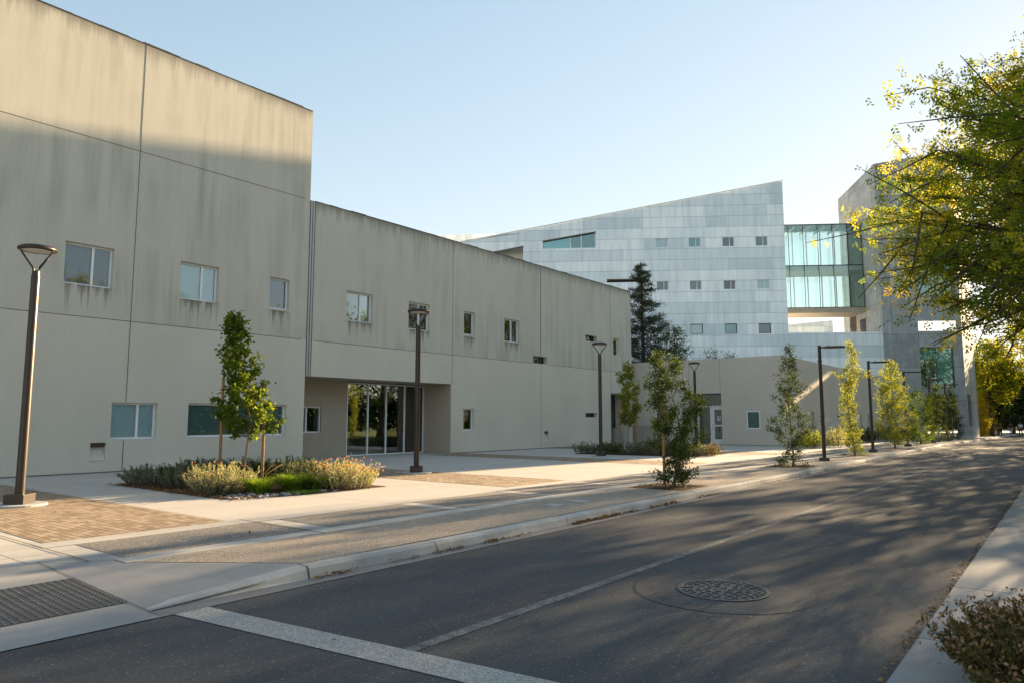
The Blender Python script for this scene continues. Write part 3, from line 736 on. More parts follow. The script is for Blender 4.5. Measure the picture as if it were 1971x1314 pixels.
# joints in the wall
b = MB(); e = .003
for z, x0, x1 in ((9.5, -12, SPL-.2), (4.40, -12, SPL-.2), (4.40, SPL+.32, 28.90), (4.40, 30.17, 39.2)): b.box(x0, x1, -e, .01, z-.011, z+.011)
for x, z0, z1 in ((9.27, .15, 1.0), (9.27, 2.10, 12.84), (22.93, 3.13, 9.49), (29.60, .15, 9.49), (36.66, 3.14, 9.49)):
    w_ = .011 if x != 29.6 else .009; b.box(x-w_, x+w_, -e-.0015, .008, z0, z1)
b.box(29.56, 29.585, -e-.002, .009, 4.8, 9.4)
b.build('wall_joint', 'joint_dark', hall)
b = MB()
for x in (SPL+.015, SPL+.12, SPL+.225): b.box(x-.007, x+.007, -.018, .01, 3.14, 9.48)
b.build('movement_joint', ['frame_dark'], hall)
b = MB(); b.box(SPL+.03, SPL+.105, -.014, .012, 3.14, 9.48); b.box(SPL+.135, SPL+.21, -.014, .012, 3.14, 9.48)
b.build('joint_cover', 'joint_pale', hall)
b = MB(); b.box(-12, SPL, -.01, .004, .12, .155); b.box(22.9, 36.6, -.01, .004, .12, .155); b.build('wall_base', 'joint_dark', hall)
# corner opening: dark glass over a low wall
window(hall, (0, 1.2), du, dn, 36.62, 39.18, 1.1, 3.1, .02, None, .04, 'frame_dark', 'lobby_glass', name='corner_window')
b = MB(); b.box(36.6, 39.2, 2.6, 2.65, .1, 3.1); b.build('corner_room', 'room_dark', hall)

# ------------------------------------------------------------------ low wing
WX, WY = -12.57, 40.6
wing = thing('low_building', 'single-storey beige stucco building with a recessed doorway, between the long building and the tower', 'building', (WX, WY, 0))
b = MB(); ztA = lambda s_: 5.16
holesA = [(-5.49, -3.62, 0, 3.12, .95, 'open'), (-2.14, -1.37, 1.05, 2.07, .4), (-7.86, -7.0, 1.05, 2.10, .4)]
b.wall((0,0), (1,0), (0,1), -10.6, 0, 0, ztA, holesA, bmat=1)
holesB = [(2.30, 3.02, 1.02, 2.04, .35), (5.20, 5.85, 1.02, 2.04, .3), (11.32, 12.9, 1.70, 1.93, .3), (14.2, 14.8, 1.0, 2.04, .3), (17.95, 18.45, 1.04, 1.97, .3), (20.4, 21.05, 1.03, 2.04, .3)]
b.wall((0,0), (0,1), (-1,0), 0, 28.5, -.3, 5.16, holesB, bmat=1)
b.quad((-10.6, 0, 5.16), (0, 0, 5.16), (0, 28.5, 5.16), (-10.6, 22.0, 5.16))
b.quad((-10.6, 0, 0), (-10.6, 22, 0), (-10.6, 22, 5.16), (-10.6, 0, 5.16))
b.build('wall', ['wing_wall', 'room_dark'], wing)
b = MB()
for x in (-3.66, -5.6): b.box(x-.008, x+.008, -.003, .01, 3.14 if x > -4 else .1, 5.15)
b.box(-10.6, -5.5, -.008, .004, .12, .15); b.box(-3.6, 0, -.008, .004, .12, .15)
b.build('wall_joint', 'joint_dark', wing)
window(wing, (0,0), (1,0), (0,1), -2.14, -1.37, 1.05, 2.07, .03, None, .06, 'frame_white', 'window_glass', 'green_blind')
window(wing, (0,0), (1,0), (0,1), -7.86, -7.0, 1.05, 2.10, .03, None, .06, 'frame_white', 'window_glass', 'green_blind')
for h in holesB:
    window(wing, (0,0), (0,1), (-1,0), h[0], h[1], h[2], h[3], .14, None, .03, 'frame_alu', 'window_glass', 'green_blind' if h[0] < 3 else None)
# doorway
b = MB(); b.obox((0,0), (1,0), (0,1), -5.49, -3.62, .951, .96, .1, 3.12); 
dr = MB(); yb = .86
for x0, x1, z0, z1 in ((-5.46, -5.38, .13, 2.42), (-4.66, -4.56, .13, 2.42), (-3.72, -3.64, .13, 2.42), (-5.46, -3.64, 2.34, 2.42)): dr.box(x0, x1, yb-.05, yb+.03, z0, z1)
df = dr.build('door_frame', 'frame_white', wing)
g = MB(); g.box(-5.38, -4.66, yb, yb+.01, .15, 2.34); g.build('side_pane', 'lobby_glass', df)
g = MB(); g.box(-5.46, -3.64, yb, yb+.01, 2.43, 3.08); g.build('transom_pane', 'lobby_glass', df)
dl = MB(); yb2 = yb-.02
for x0, x1, z0, z1 in ((-4.55, -4.40, .14, 2.33), (-3.86, -3.73, .14, 2.33), (-4.40, -3.86, .14, .42), (-4.40, -3.86, 2.17, 2.33), (-4.40, -3.86, 1.18, 1.27)): dl.box(x0, x1, yb2-.02, yb2+.03, z0, z1)
dor = dl.build('door', 'frame_white', wing)
g = MB(); g.box(-4.40, -3.86, yb2, yb2+.01, .42, 1.18); g.box(-4.40, -3.86, yb2, yb2+.01, 1.27, 2.17); g.build('door_pane', 'lobby_glass', dor)
g = MB(); g.tube([(-4.47, yb2-.03, .95), (-4.47, yb2-.09, 1.0), (-4.47, yb2-.09, 1.3), (-4.47, yb2-.03, 1.35)], [.014]*4, 6); g.build('handle', 'steel', dor)
g = MB(); g.box(-4.22, -4.02, yb2-.012, yb2-.006, 1.5, 1.8); nt = g.build('notice', 'paper_white', dor)
g2 = MB()
g2.box(-4.18, -4.06, yb2-.016, yb2-.0125, 1.68, 1.77)
for i in range(4): g2.box(-4.19, -4.05, yb2-.016, yb2-.0125, 1.53+i*.032, 1.54+i*.032)
g2.build('door_notice', 'ink_blue', dor)
b = MB(); b.box(-5.48, -3.63, 2.9, 2.95, .1, 3.1); b.box(-5.49, -5.47, .96, 2.9, .1, 3.1); b.box(-3.64, -3.62, .96, 2.9, .1, 3.1); b.box(-5.49, -3.62, .96, 2.9, 3.1, 3.12)
b.build('hallway', 'room_grey', wing)
g = MB(); g.box(-5.44, -3.66, yb-.07, yb-.055, 3.09, 3.11); g.build('soffit', 'frame_bronze', wing)

# low concrete wall and bin in the corner
b = MB(); b.box(-22.85, -19.4, 39.75, 40.0, .1, 1.22); tag(b.build('low_wall', 'low_concrete', bevel=.015), 'low plain concrete wall in the corner beside the dark glass opening', 'wall')
b = MB(); b.lathe([(0, .12), (.34, .12), (.36, .15), (.36, 1.02), (.33, 1.06), (.28, 1.06), (.26, .9), (0, .9)], 28, (0, 0))
o = b.build('litter_bin', 'low_concrete', smooth=False, loc=(-22.2, 38.7, 0)); tag(o, 'round concrete litter bin against the low wall in the corner', 'bin')

# ------------------------------------------------------------------ zinc building, bridge, tower share a grid turned 33.5 degrees
AX, AY, AR = -12.7, 69.5, rad(33.5)
zinc = thing('metal_clad_building', 'tall pale blue-grey metal-panelled building with a rising roofline and rows of small windows', 'building', (AX, AY, 0), AR)
zt = lambda x: 23.21+.1725*(x+8.13)
b = MB()
wins = []
for cx in (-19.17, -16.2, -13.17, -10.2):
    for z0, z1 in ((17.21, 18.09), (13.24, 14.1), (9.22, 10.13)): wins.append((cx-.54, cx+.54, z0, z1))
for cx in (-22.1, -25.1): wins.append((cx-.54, cx+.54, 9.22, 10.13))
H_ = [w_+(.3,) for w_ in wins]+[(-30.08, -25.17, 17.28, 18.82, .35), (-36.6, -31.92, 14.6, 17.56, 1.2, 2), (-24.2, -20.35, 14.04, 14.30, .5)]
b.wall((0,0), (1,0), (0,1), -62, -8.15, -.5, zt, H_, bmat=1)
b.quad((-8.15, 0, -.5), (-8.15, 13, -.5), (-8.15, 13, zt(-8.15)), (-8.15, 0, zt(-8.15)))
b.quad((-62, 13, -.5), (-8.15, 13, -.5), (-8.15, 13, zt(-8.15)), (-62, 13, zt(-62)))
b.quad((-62, 0, -.5), (-62, 13, -.5), (-62, 13, zt(-62)), (-62, 0, zt(-62)))
b.quad((-62, 0, zt(-62)), (-8.15, 0, zt(-8.15)), (-8.15, 13, zt(-8.15)), (-62, 13, zt(-62)))
# plinth towards the tower
b.quad((-8.15, 0, -.5), (-.02, 0, -.5), (-.02, 0, 9.27), (-8.15, 0, 9.27)); b.quad((-8.15, 0, 9.27), (-.02, 0, 9.27), (-.02, 9, 9.27), (-8.15, 9, 9.27))
b.quad((-8.15, 9, -.5), (-.02, 9, -.5), (-.02, 9, 9.27), (-8.15, 9, 9.27))
# panels that turn two openings into sloping ones
b.quad((-30.10, -.002, 18.01), (-25.15, -.002, 18.80), (-25.15, -.002, 18.83), (-30.10, -.002, 18.83))
b.quad((-36.62, -.002, 16.70), (-31.90, -.002, 17.54), (-31.90, -.002, 17.57), (-36.62, -.002, 17.57))
b.build('wall', ['zinc_panels', 'room_dark', 'curtain_white'], zinc)
fl = MB(); fl.box(-8.6, .0, -.05, -.004, 9.2, 9.3); 
b = MB(); x = -62
b.quad((-62, -.05, zt(-62)), (-8.12, -.05, zt(-8.12)), (-8.12, -.05, zt(-8.12)+.08), (-62, -.05, zt(-62)+.08)); b.quad((-62, -.05, zt(-62)+.08), (-8.12, -.05, zt(-8.12)+.08), (-8.12, .3, zt(-8.12)+.08), (-62, .3, zt(-62)+.08))
b.build('roof_edge', 'frame_alu', zinc)
for i, (a, b_, c, d) in enumerate(wins):
    window(zinc, (0,0), (1,0), (0,1), a, b_, c, d, .1, .62 if c > 11 else None, .05, 'frame_white' if c > 11 else 'frame_dark', 'window_glass', ('blind_slats', 'teal_blind', 'dusk_blind', 'green_blind', None)[(i*7) % 5])
# sloping strip window
f = MB(); f.box(-30.06, -25.19, .12, .2, 17.29, 17.36); f.box(-25.27, -25.19, .12, .2, 17.36, 18.8); f.box(-26.55, -26.47, .12, .2, 17.36, 18.6); f.box(-27.55, -27.47, .12, .2, 17.36, 18.4)
fo = f.build('strip_window', 'frame_white', zinc); g = MB(); g.box(-30.06, -25.27, .15, .16, 17.36, 18.8); g.build('pane', 'teal_glass', fo)
g = MB(); g.box(-30.06, -27.5, .25, .26, 17.36, 18.8); g.build('blind', 'teal_blind', fo)
b = MB(); b.quad((-30.1, -.05, 17.97), (-25.15, -.05, 18.76), (-25.15, -.05, 18.86), (-30.1, -.05, 18.07)); b.quad((-36.6, -.06, 16.62), (-31.9, -.06, 17.46), (-31.9, -.06, 17.62), (-36.6, -.06, 16.78))
b.build('lintel', 'frame_bronze', zinc)
b = MB(); b.box(-24.2, -20.35, -.06, -.005, 14.22, 14.34); b.build('lintel', 'frame_bronze', zinc)

far = thing('far_metal_building', 'distant pale metal-clad block seen through the gap under the glass bridge', 'building', (AX, AY, 0), AR)
b = MB(); b.prism([(-22, 34), (8, 34), (8, 46), (-22, 46)], -1, 12, zt=[12.2, 14.9, 14.9, 12.2]); b.build('wall', 'zinc_panels', far)
b = MB(); b.box(-2, 4, 33.7, 33.98, 12.1, 12.9); b.build('skylight', 'teal_glass', far)

tower = thing('concrete_tower', 'tall board-marked grey concrete tower beside the road with large openings', 'tower', (AX, AY, 0), AR)
sd = (math.sin(AR), math.cos(AR)); sn = (-sd[1], sd[0])        # street side of the tower, parallel to the road
Bx = 6.65
ztF = lambda x: 24.6+.155*x
b = MB(); th = .45
frontH = [(3.0, 6.45, 9.30, 10.22, th, 'open'), (3.0, 5.85, 4.27, 7.87, .35, 'open'), (3.2, 5.95, -.4, 3.76, th, 'open'), (3.28, 6.2, 12.4, 16.2, .35, 'open')]
b.wall((0,0), (1,0), (0,1), 0, Bx, -.5, ztF, frontH, bmat=None)
leftH = [(5.64, 7.31, 9.30, 11.9, .5, 1), (3.49, 4.89, 9.30, 10.98, .5, 1)]
b.wall((0,0), (0,1), (1,0), 0, 8.8, -.5, lambda q: 24.6-.065*q, leftH, bmat=1)
sideH = [(.35, 2.6, 9.30, 10.22, th, 'open'), (.8, 3.4, .95, 3.78, .9, 2)]
b.wall((Bx, 0), sd, sn, 0, 9.0, -.6, lambda q: ztF(Bx)-.05*q, sideH, bmat=2)
Cx, Cy = Bx+sd[0]*9, sd[1]*9
b.quad((0, 0, ztF(0)), (Bx, 0, ztF(Bx)), (Cx, Cy, ztF(Bx)-.45), (0, 8.8, 24.03))
# inner faces and floors
b.wall((0, th), (1,0), (0,1), th, Bx-.5, -.5, 23.5, [h[:4]+(.0, 'open') for h in frontH if h[1] < 6.15]+[(3.0, 6.14, 9.30, 10.22, 0, 'open')], mat=0)
b.quad((0.01, 8.8, -.5), (3.2, 8.8, -.5), (3.2, 8.8, 24), (.01, 8.8, 24))
b.quad((3.2, .5, 3.8), (3.2, 8.8, 3.8), (3.2, 8.8, 9.0), (3.2, .5, 9.0))
b.quad((3.6, 1.6, 9.29), (2.9, 4, 9.29), (2.9, 4, 11.9), (3.6, 1.6, 11.9), mat=1)
for z0, z1 in ((3.78, 4.25), (8.9, 9.29), (11.95, 12.3)):
    b.prism([(.3, .46), (6.1, .46), (Cx-.6, Cy-.4), (.3, 8.7)], z0, z1)
b.quad((3.3, 8.79, 11.9), (Cx-.1, Cy-.1, 11.9), (Cx-.1, Cy-.1, 24), (3.3, 8.79, 24)); b.quad((3.3, 8.79, 4.2), (Cx-.1, Cy-.1, 4.2), (Cx-.1, Cy-.1, 8.9), (3.3, 8.79, 8.9))
b.build('wall', ['board_concrete', 'oak_door', 'board_concrete'], tower)
b = MB(); b.prism([(6.2, -.12), (7.1, .2), (8.55, 2.9), (7.7, 3.3)], -.6, .92); b.build('corner_buttress', 'board_concrete', tower, bevel=.03)
window(tower, (0,0), (1,0), (0,1), 3.0, 5.85, 4.27, 7.87, .2, .5, .05, 'frame_dark', 'teal_glass')
b = MB(); b.box(4.45, 5.8, .5, .52, 4.6, 7.82); b.box(3.05, 4.4, .5, .52, 6.9, 7.82); b.build('blind', 'teal_blind', tower)
b = MB(); b.box(3.75, 3.83, .6, .65, 4.3, 7.0); b.box(3.9, 4.35, .9, .95, 4.5, 5.9); b.build('inner_post', 'frame_alu', tower)
window(tower, (0,0), (1,0), (0,1), 3.28, 6.2, 12.4, 16.2, .2, [.5], .05, 'frame_dark', 'teal_glass')
b = MB(); b.box(3.3, 6.15, .5, .52, 12.5, 16.2); b.build('blind', 'teal_blind', tower)

bridge = thing('glass_footbridge', 'two-level teal glass bridge linking the metal building to the concrete tower', 'bridge', (AX, AY, 0), AR)
bx0, bx1, by0, by1 = -8.13, -.01, 3.45, 6.6
b = MB(); b.box(bx0, bx1, by0-.02, by1+.02, 11.5, 11.98)
for i in range(6): x = bx0+.1+(i+.5)*1.33; b.box(x, x+.1, by0-.18, by0-.03, 11.75, 11.97)
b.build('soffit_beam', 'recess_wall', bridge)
b = MB(); b.box(bx0, bx1, by0+.03, by1-.03, 15.55, 15.98); b.box(bx0, bx1, by0+.03, by1-.03, 11.985, 12.02); b.build('floor_slab', 'frame_alu', bridge)
b = MB(); b.box(bx0, bx1, by0-.02, by0+.02, 15.98, 16.07); b.box(bx0, bx1, by0-.02, by0+.02, 19.95, 20.05); b.box(bx0, bx1, by0-.02, by0+.02, 11.99, 12.04); b.build('rail', 'frame_dark', bridge)
g = MB(); g.box(bx0, bx1, by0+.025, by1-.025, 19.96, 19.99); g.build('roof_pane', 'bridge_glass', bridge)
for z0, z1 in ((12.04, 15.98), (16.07, 19.95)):
    g = MB(); g.box(bx0, bx1, by0-.008, by0+.008, z0, z1); g.build('front_pane', 'bridge_glass', bridge)
    g = MB(); g.box(bx0, bx1, by1-.008, by1+.008, z0, z1); g.build('rear_pane', 'bridge_glass', bridge)
for i in range(7):
    x = min(bx1-.05, max(bx0+.05, bx0+i*(bx1-bx0)/6))
    g = MB(); g.box(x-.025, x+.025, by0-.06, by0-.021, 12.0, 20.0); g.build('mullion', 'frame_dark', bridge)
    g = MB(); g.box(x-.03, x+.03, by1+.02, by1+.2, 12.0, 20.0); g.build('rear_mullion', 'frame_dark', bridge)
for i in range(6):
    x = bx0+(i+.5)*(bx1-bx0)/6; g = MB(); g.box(x-.12, x+.12, by1-.3, by1-.28, 12.05, 15.5); g.box(x-.12, x+.12, by1-.3, by1-.28, 16.0, 19.7); g.build('glass_fin', 'bridge_glass', bridge)
    g = MB(); g.box(x-.04, x+.04, by0+.1, by1-.1, 19.72, 19.92); g.build('roof_rib', 'frame_alu', bridge)

# ------------------------------------------------------------------ lamps
def plaza_lamp(loc, label):
    t = thing('plaza_lamp', label, 'lamp', loc, rad(40), 'round-headed lamps in the plaza')
    b = MB(); b.lathe([(0, 0), (.42, 0), (.42, .03), (.40, .036), (0, .036)], 32); b.build('concrete_pad', 'kerb_concrete', t)
    b = MB(); b.box(-.17, .17, -.17, .17, .03, .20); b.build('base', 'bronze_paint', t, bevel=.008)
    b = MB(); b.lathe([(.075, .19), (.075, .6), (.068, 3.98), (.073, 3.985), (.073, 4.0), (.065, 4.005), (.06, 4.09), (.052, 4.10), (0, 4.10)], 20); b.build('pole', 'bronze_paint', t, smooth=False)
    for s_ in (-1, 1):
        b = MB(); b.tube([(s_*.035, 0, 4.06), (s_*.06, 0, 4.16), (s_*.27, 0, 4.44), (s_*.28, 0, 4.47)], [.024, .02, .017, .017], 8); b.build('arm', 'bronze_paint', t, smooth=True)
    b = MB(); b.lathe([(.25, 4.455), (.305, 4.47), (.31, 4.50), (.27, 4.535), (.15, 4.56), (0, 4.57)], 36); b.lathe([(.25, 4.455), (.245, 4.48), (0, 4.48)], 36); b.build('head', 'bronze_paint', t, smooth=True)
    b = MB(); b.lathe([(0, 4.472), (.235, 4.472), (.24, 4.462)], 30); b.build('lens', 'lens_milky', t)
    return t
L0 = plaza_lamp((-14.40, 4.60, S), 'nearest and tallest-looking plaza lamp, standing on the sunlit brick at far left')
copy_thing(L0, (-14.34, 14.03, S), rad(42), 'plaza lamp in front of the glazed entrance of the long building')
copy_thing(L0, (-14.88, 24.74, S), rad(42), 'plaza lamp standing by the low hedge near the end of the long building')
copy_thing(L0, (-16.05, 36.6, S), rad(42), 'farthest plaza lamp, in front of the doorway of the low building')

def street_lamp(loc, label):
    t = thing('street_lamp', label, 'lamp', loc, rad(14), 'flat-armed lamps along the kerb')
    b = MB(); b.box(-.17, .17, -.17, .17, 0, .12); b.build('base', 'pole_brown', t, bevel=.01)
    b = MB(); b.tube([(0,0,.1), (0,0,4.15)], [.066, .056], 4); b.v = [(x, y, z) for x, y, z in b.v]; b.build('pole', 'pole_brown', t)
    for z in (1.55, 3.55):
        b = MB(); b.tube([(0,0,z), (0,0,z+.05)], [.085, .085], 12); o = b.build('collar', 'pole_brown', t)
        b = MB(); b.tube([(-.1, 0, z+.03), (.14, 0, z+.03)], [.008, .008], 6); b.build('bracket', 'steel', o)
    b = MB(); b.tube([(.03, 0, 4.07), (.2, 0, 4.07)], [.03, .03], 8); b.build('arm', 'pole_brown', t)
    b = MB(); b.prism([(.16, -.06), (.34, -.14), (.72, -.11), (.86, 0), (.72, .11), (.34, .14), (.16, .06)], 4.03, 4.10); b.build('head', 'pole_brown', t, bevel=.012)
    b = MB(); b.lathe([(0, 4.135), (.03, 4.13), (.035, 4.095)], 10, (.3, 0)); b.build('sensor', 'pole_brown', t)
    return t
T0 = street_lamp((-7.12, 27.3, S), 'nearest flat-armed street lamp, between the second and third young kerb trees')
for y, lb in ((35.9, 'second flat-armed street lamp, just left of the broad lime-green kerb tree'), (44.6, 'third flat-armed street lamp, in front of the left edge of the concrete tower'),
              (53.4, 'fourth flat-armed street lamp, in front of the tower window'), (60.8, 'fifth flat-armed street lamp, in front of the right part of the tower opening')):
    copy_thing(T0, (-7.25, y, S+dip(y)), rad(14), lb)
copy_thing(T0, (-7.2, 104, S+dip(104)), rad(14), 'tiny pale street lamp far beyond the tower on the left kerb')

# ------------------------------------------------------------------ things in the paving
b = MB(); mh = thing('manhole_cover', 'round cast-iron manhole cover with raised pattern in the road', 'manhole', (-2.69, 6.65, 0))
b.disc((0,0), .82, .003, 56, r0=.42); b.build('asphalt_collar', 'asphalt', mh)
b = MB(); rn_ = random.Random(2)
for i in range(56):
    if (i*7) % 56 > 30 and not 26 < i < 44: continue
    a = 2*math.pi*i/56; a2 = 2*math.pi*(i+rn_.uniform(.5, 1.0))/56; r1 = .82+rn_.uniform(-.01, .012)
    b.quad((r1*math.cos(a), r1*math.sin(a), .0045), ((r1+.014)*math.cos(a), (r1+.014)*math.sin(a), .0045), ((r1+.012)*math.cos(a2), (r1+.012)*math.sin(a2), .0045), (r1*math.cos(a2), r1*math.sin(a2), .0045))
b.build('tar_seam', 'tie_black', mh)
b = MB(); b.lathe([(.42, .0035), (.42, .012), (.385, .012), (.383, .004)], 48); b.build('ring', 'cast_iron', mh)
b = MB(); b.disc((0,0), .383, .005, 48)
for rr, nn in ((.07, 5), (.15, 11), (.225, 16), (.30, 22), (.355, 28)):
    for i in range(nn):
        a = 2*math.pi*(i+(rr*7 % 1))/nn; tx, ty = -math.sin(a), math.cos(a); rx, ry = math.cos(a), math.sin(a)
        if i % 3 == 0: b.obox((rx*rr, ry*rr), (rx, ry), (tx, ty), -.026, .026, -.010, .010, .005, .0125)
        else:
            b.obox((rx*rr, ry*rr), (tx, ty), (-rx, -ry), -.026, .026, -.010, .010, .005, .0125)
            if i % 3 == 1: b.obox((rx*rr, ry*rr), (rx, ry), (tx, ty), .0, .03, .008, .024, .005, .0122)
b.build('lid', 'cast_iron', mh)
tp = thing('tactile_pad', 'dark grey tactile paving pad with raised domes at the kerb ramp', 'paving pad', (-7.05, 1.2, 0))
slope = (S-.008)/(8.6-5.93)
zr = lambda x: .008+(-5.93-x)*slope
b = MB(); x0, x1 = -7.66, -6.50
b.quad((x0+7.05, -4.2, zr(x0)+.006), (x1+7.05, -4.2, zr(x1)+.006), (x1+7.05, 1.75, zr(x1)+.006), (x0+7.05, 1.75, zr(x0)+.006)); b.build('pad', 'tactile_grey', tp)
b = MB(); nx, ny = 19, 50
for i in range(nx):
    for j in range(ny):
        x = x0+.03+(x1-x0-.06)*i/(nx-1); yq = 1.71-j*.062; b.lathe([(.017, zr(x)+.006), (.013, zr(x)+.0115), (0, zr(x)+.0125)], 7, (x+7.05, yq))
o = b.build('domes', 'tactile_grey', tp); o['kind'] = 'stuff'
for (x, y, ln, lb) in ((-7.12, 10.3, .32, 'small green utility cover in the tan strip, nearer of two'), (-7.1, 11.05, .42, 'longer green utility cover in the tan strip, farther of two')):
    b = MB(); b.box(-ln/2, ln/2, -.11, .11, 0, .012); b.box(-ln/2+.03, ln/2-.03, -.08, .08, .012, .015); o = b.build('utility_cover', 'joint_pale', loc=(x, y, S+.004)); tag(o, lb, 'cover', 'utility covers in the tan strip')

# pits of the kerb trees
pits = [14.7, 23.4, 32.1, 40.9, 49.6, 56.9, 64.8]
rngm = np.random.default_rng(9)
PP = []
for yp in pits:
    patch('soil', -7.74, -6.46, yp-.72, yp+.72, S+.007, 'mulch_soil')
    n = 260 if yp < 40 else 60
    PP.append(np.stack([rngm.uniform(-7.72, -6.48, n), rngm.uniform(yp-.7, yp+.7, n), np.full(n, S+.012+dip(yp))+rngm.uniform(0, .03, n)], 1))
P = np.concatenate(PP); n = len(P); D = unit(rngm.normal(size=(n, 3))*np.array([1, 1, .25])); U = unit(np.cross(D, np.array([0, 0, 1])+rngm.normal(size=(n, 3))*.3))
stuff(leaf_mesh('bark_mulch', P, D, U, rngm.uniform(.03, .09, n), rngm.uniform(.015, .035, n), 'litter', None, rnd=rngm.random(n)*.5), 'brown bark chips in the tree pits', 'mulch')
# leaves gathered in the gutter and scattered on the road
PP = []
for c0, c1, n in ((4.55, 5.1, 50), (5.6, 6.0, 24), (6.3, 6.8, 60), (7.5, 8.2, 40), (7.2, 7.5, 60), (9.3, 10.8, 520), (10.9, 11.4, 60), (11.8, 13.0, 160), (13.8, 15.5, 120), (18, 30, 300), (30, 60, 500)):
    PP.append(np.stack([-6.13+np.abs(rngm.normal(size=n))*.035, rngm.uniform(c0, c1, n), .012+rngm.uniform(0, .02, n)], 1))
PP.append(np.stack([rngm.uniform(-6, -1, 60), rngm.uniform(3, 40, 60), np.full(60, .01)], 1))
PP.append(np.stack([rngm.uniform(-21, -8.2, 150), rngm.uniform(3.5, 38, 150), np.full(150, S+.015)], 1))
PP.append(np.stack([-1.03+rngm.normal(size=330)*.02, rngm.uniform(3.5, 20, 330), np.full(330, .012)+rngm.uniform(0, .01, 330)], 1))
P = np.concatenate(PP); P[:, 2] += np.array([dip(q) for q in P[:, 1]]); n = len(P); D = unit(rngm.normal(size=(n, 3))*np.array([1, 1, .3])); U = unit(np.cross(D, np.array([0, 0, 1])+rngm.normal(size=(n, 3))*.4))
stuff(leaf_mesh('fallen_leaves', P, D, U, rngm.uniform(.03, .07, n), rngm.uniform(.015, .032, n), 'litter', None, rng=rngm), 'dry brown leaves gathered along the kerb and scattered on the paving', 'leaves')

# ------------------------------------------------------------------ near planter
PLX0, PLX1, PLY0, PLY1 = -17.25, -12.1, 7.25, 10.95
patch('planter_soil', 0, 0, 0, 0, S+.008, 'mulch_soil', [(-17.3, 7.35), (-12.55, 7.25), (-12.05, 8.2), (-12.05, 10.9), (-17.3, 10.95)])
n = 1500; P = np.stack([rngm.uniform(-17.35, -12.05, n), 7.2+np.abs(rngm.normal(size=n))*.35, S+.012+rngm.uniform(0, .03, n)], 1)
D = unit(rngm.normal(size=(n, 3))*np.array([1, 1, .35])); U = unit(np.cross(D, np.array([0, 0, 1])+rngm.normal(size=(n, 3))*.3))
stuff(leaf_mesh('planter_litter', P, D, U, rngm.uniform(.025, .06, n), rngm.uniform(.015, .03, n), 'litter', None, rng=rngm), 'yellow and brown leaf litter along the front edge of the near planter', 'leaves')
b = MB(); rs = random.Random(11)
for i in range(150):
    x = rs.uniform(-13.1, -12.1); y_ = rs.uniform(7.35, 9.6)
    if y_ > 8.3 and x < -12.55: continue
    r = rs.uniform(.02, .06); sq = rs.uniform(.5, .75); ph = rs.uniform(0, 6)
    prof = [(0, 0), (r*.9, r*.12), (r, r*sq*.5), (r*.7, r*sq*.95), (0, r*sq*1.05)]
    i0 = len(b.v); b.lathe([(q, S+z) for q, z in prof], 9, (x, y_))
    for j in range(i0, len(b.v)):
        vx, vy, vz = b.v[j]; b.v[j] = (x+(vx-x)*(1+.3*math.cos(ph)), y_+(vy-y_)*(1+.25*math.sin(ph)), vz)
stuff(b.build('pebbles', 'stone_pale', smooth=True), 'grey river stones at the front right of the near planter', 'stones')

dk = 'dark green rosemary-like shrub row at the back of the near planter'
sh = [(-16.7, 7.95, .62, .52), (-16.1, 8.5, .6, .60), (-15.4, 8.05, .55, .56), (-16.75, 9.3, .6, .6), (-15.9, 9.8, .6, .65), (-14.9, 9.5, .6, .62), (-14.2, 10.2, .6, .66), (-13.4, 10.4, .6, .6), (-15.0, 10.5, .6, .66)]
for i, (x, y_, r, h) in enumerate(sh):
    lb = ['leftmost dark green shrub at the front corner of the near planter', 'dark green shrub second from the left in the near planter', 'dark green shrub just left of the pale grey shrub in the near planter',
          'dark shrub at the back left of the near planter, nearest the wall', 'tall dark shrub behind the left stake of the planter tree', 'dark shrub at the foot of the planter tree trunk',
          'dark shrub between the right stake and the green grass', 'dark shrub at the back right of the near planter, left of the orange flowers', 'dark shrub directly behind the planter tree'][i]
    make_shrub('rosemary_shrub', lb, (x, y_, S), (r*1.05, r*1.05), h*.84, 120, 52, (.055, .015), 'leaf_dark' if i % 2 else 'sage_leaf', 20+i, group='dark shrubs in the near planter')
make_shrub('fuchsia_shrub', 'pale grey-green shrub with a few orange flowers at the front of the near planter', (-13.9, 8.0, S), (.85, .66), .54, 190, 52, (.042, .014), 'silver_leaf', 40, 'flower_orange', 60)
make_shrub('fuchsia_shrub', 'low rusty-leaved shrub at the front edge of the near planter, below the pale shrub', (-13.35, 7.62, S), (.55, .38), .38, 110, 40, (.04, .014), 'sage_leaf', 41, 'flower_dry', 160)
make_shrub('fuchsia_shrub', 'rounded grey shrub covered in orange flowers at the right end of the near planter', (-12.55, 10.15, S), (.80, .72), .56, 230, 48, (.042, .014), 'silver_leaf', 42, 'flower_orange', 420)
make_grass('grass_clump', 'bright green grass clump with pale seed stalks beside the pale shrub', (-13.0, 8.35, S), .42, .42, 900, 50, straw=5)
make_grass('grass_clump', 'larger mound of bright green grass in front of the dark shrubs', (-13.05, 9.2, S), .50, .46, 1100, 51)
make_grass('grass_clump', 'deep green grass mound left of the orange-flowered shrub', (-12.8, 9.65, S), .44, .38, 900, 52)
b_ = make_grass('ground_cover', 'low yellow-green creeping plant among the river stones', (-12.3, 8.9, S), .34, .07, 700, 53)

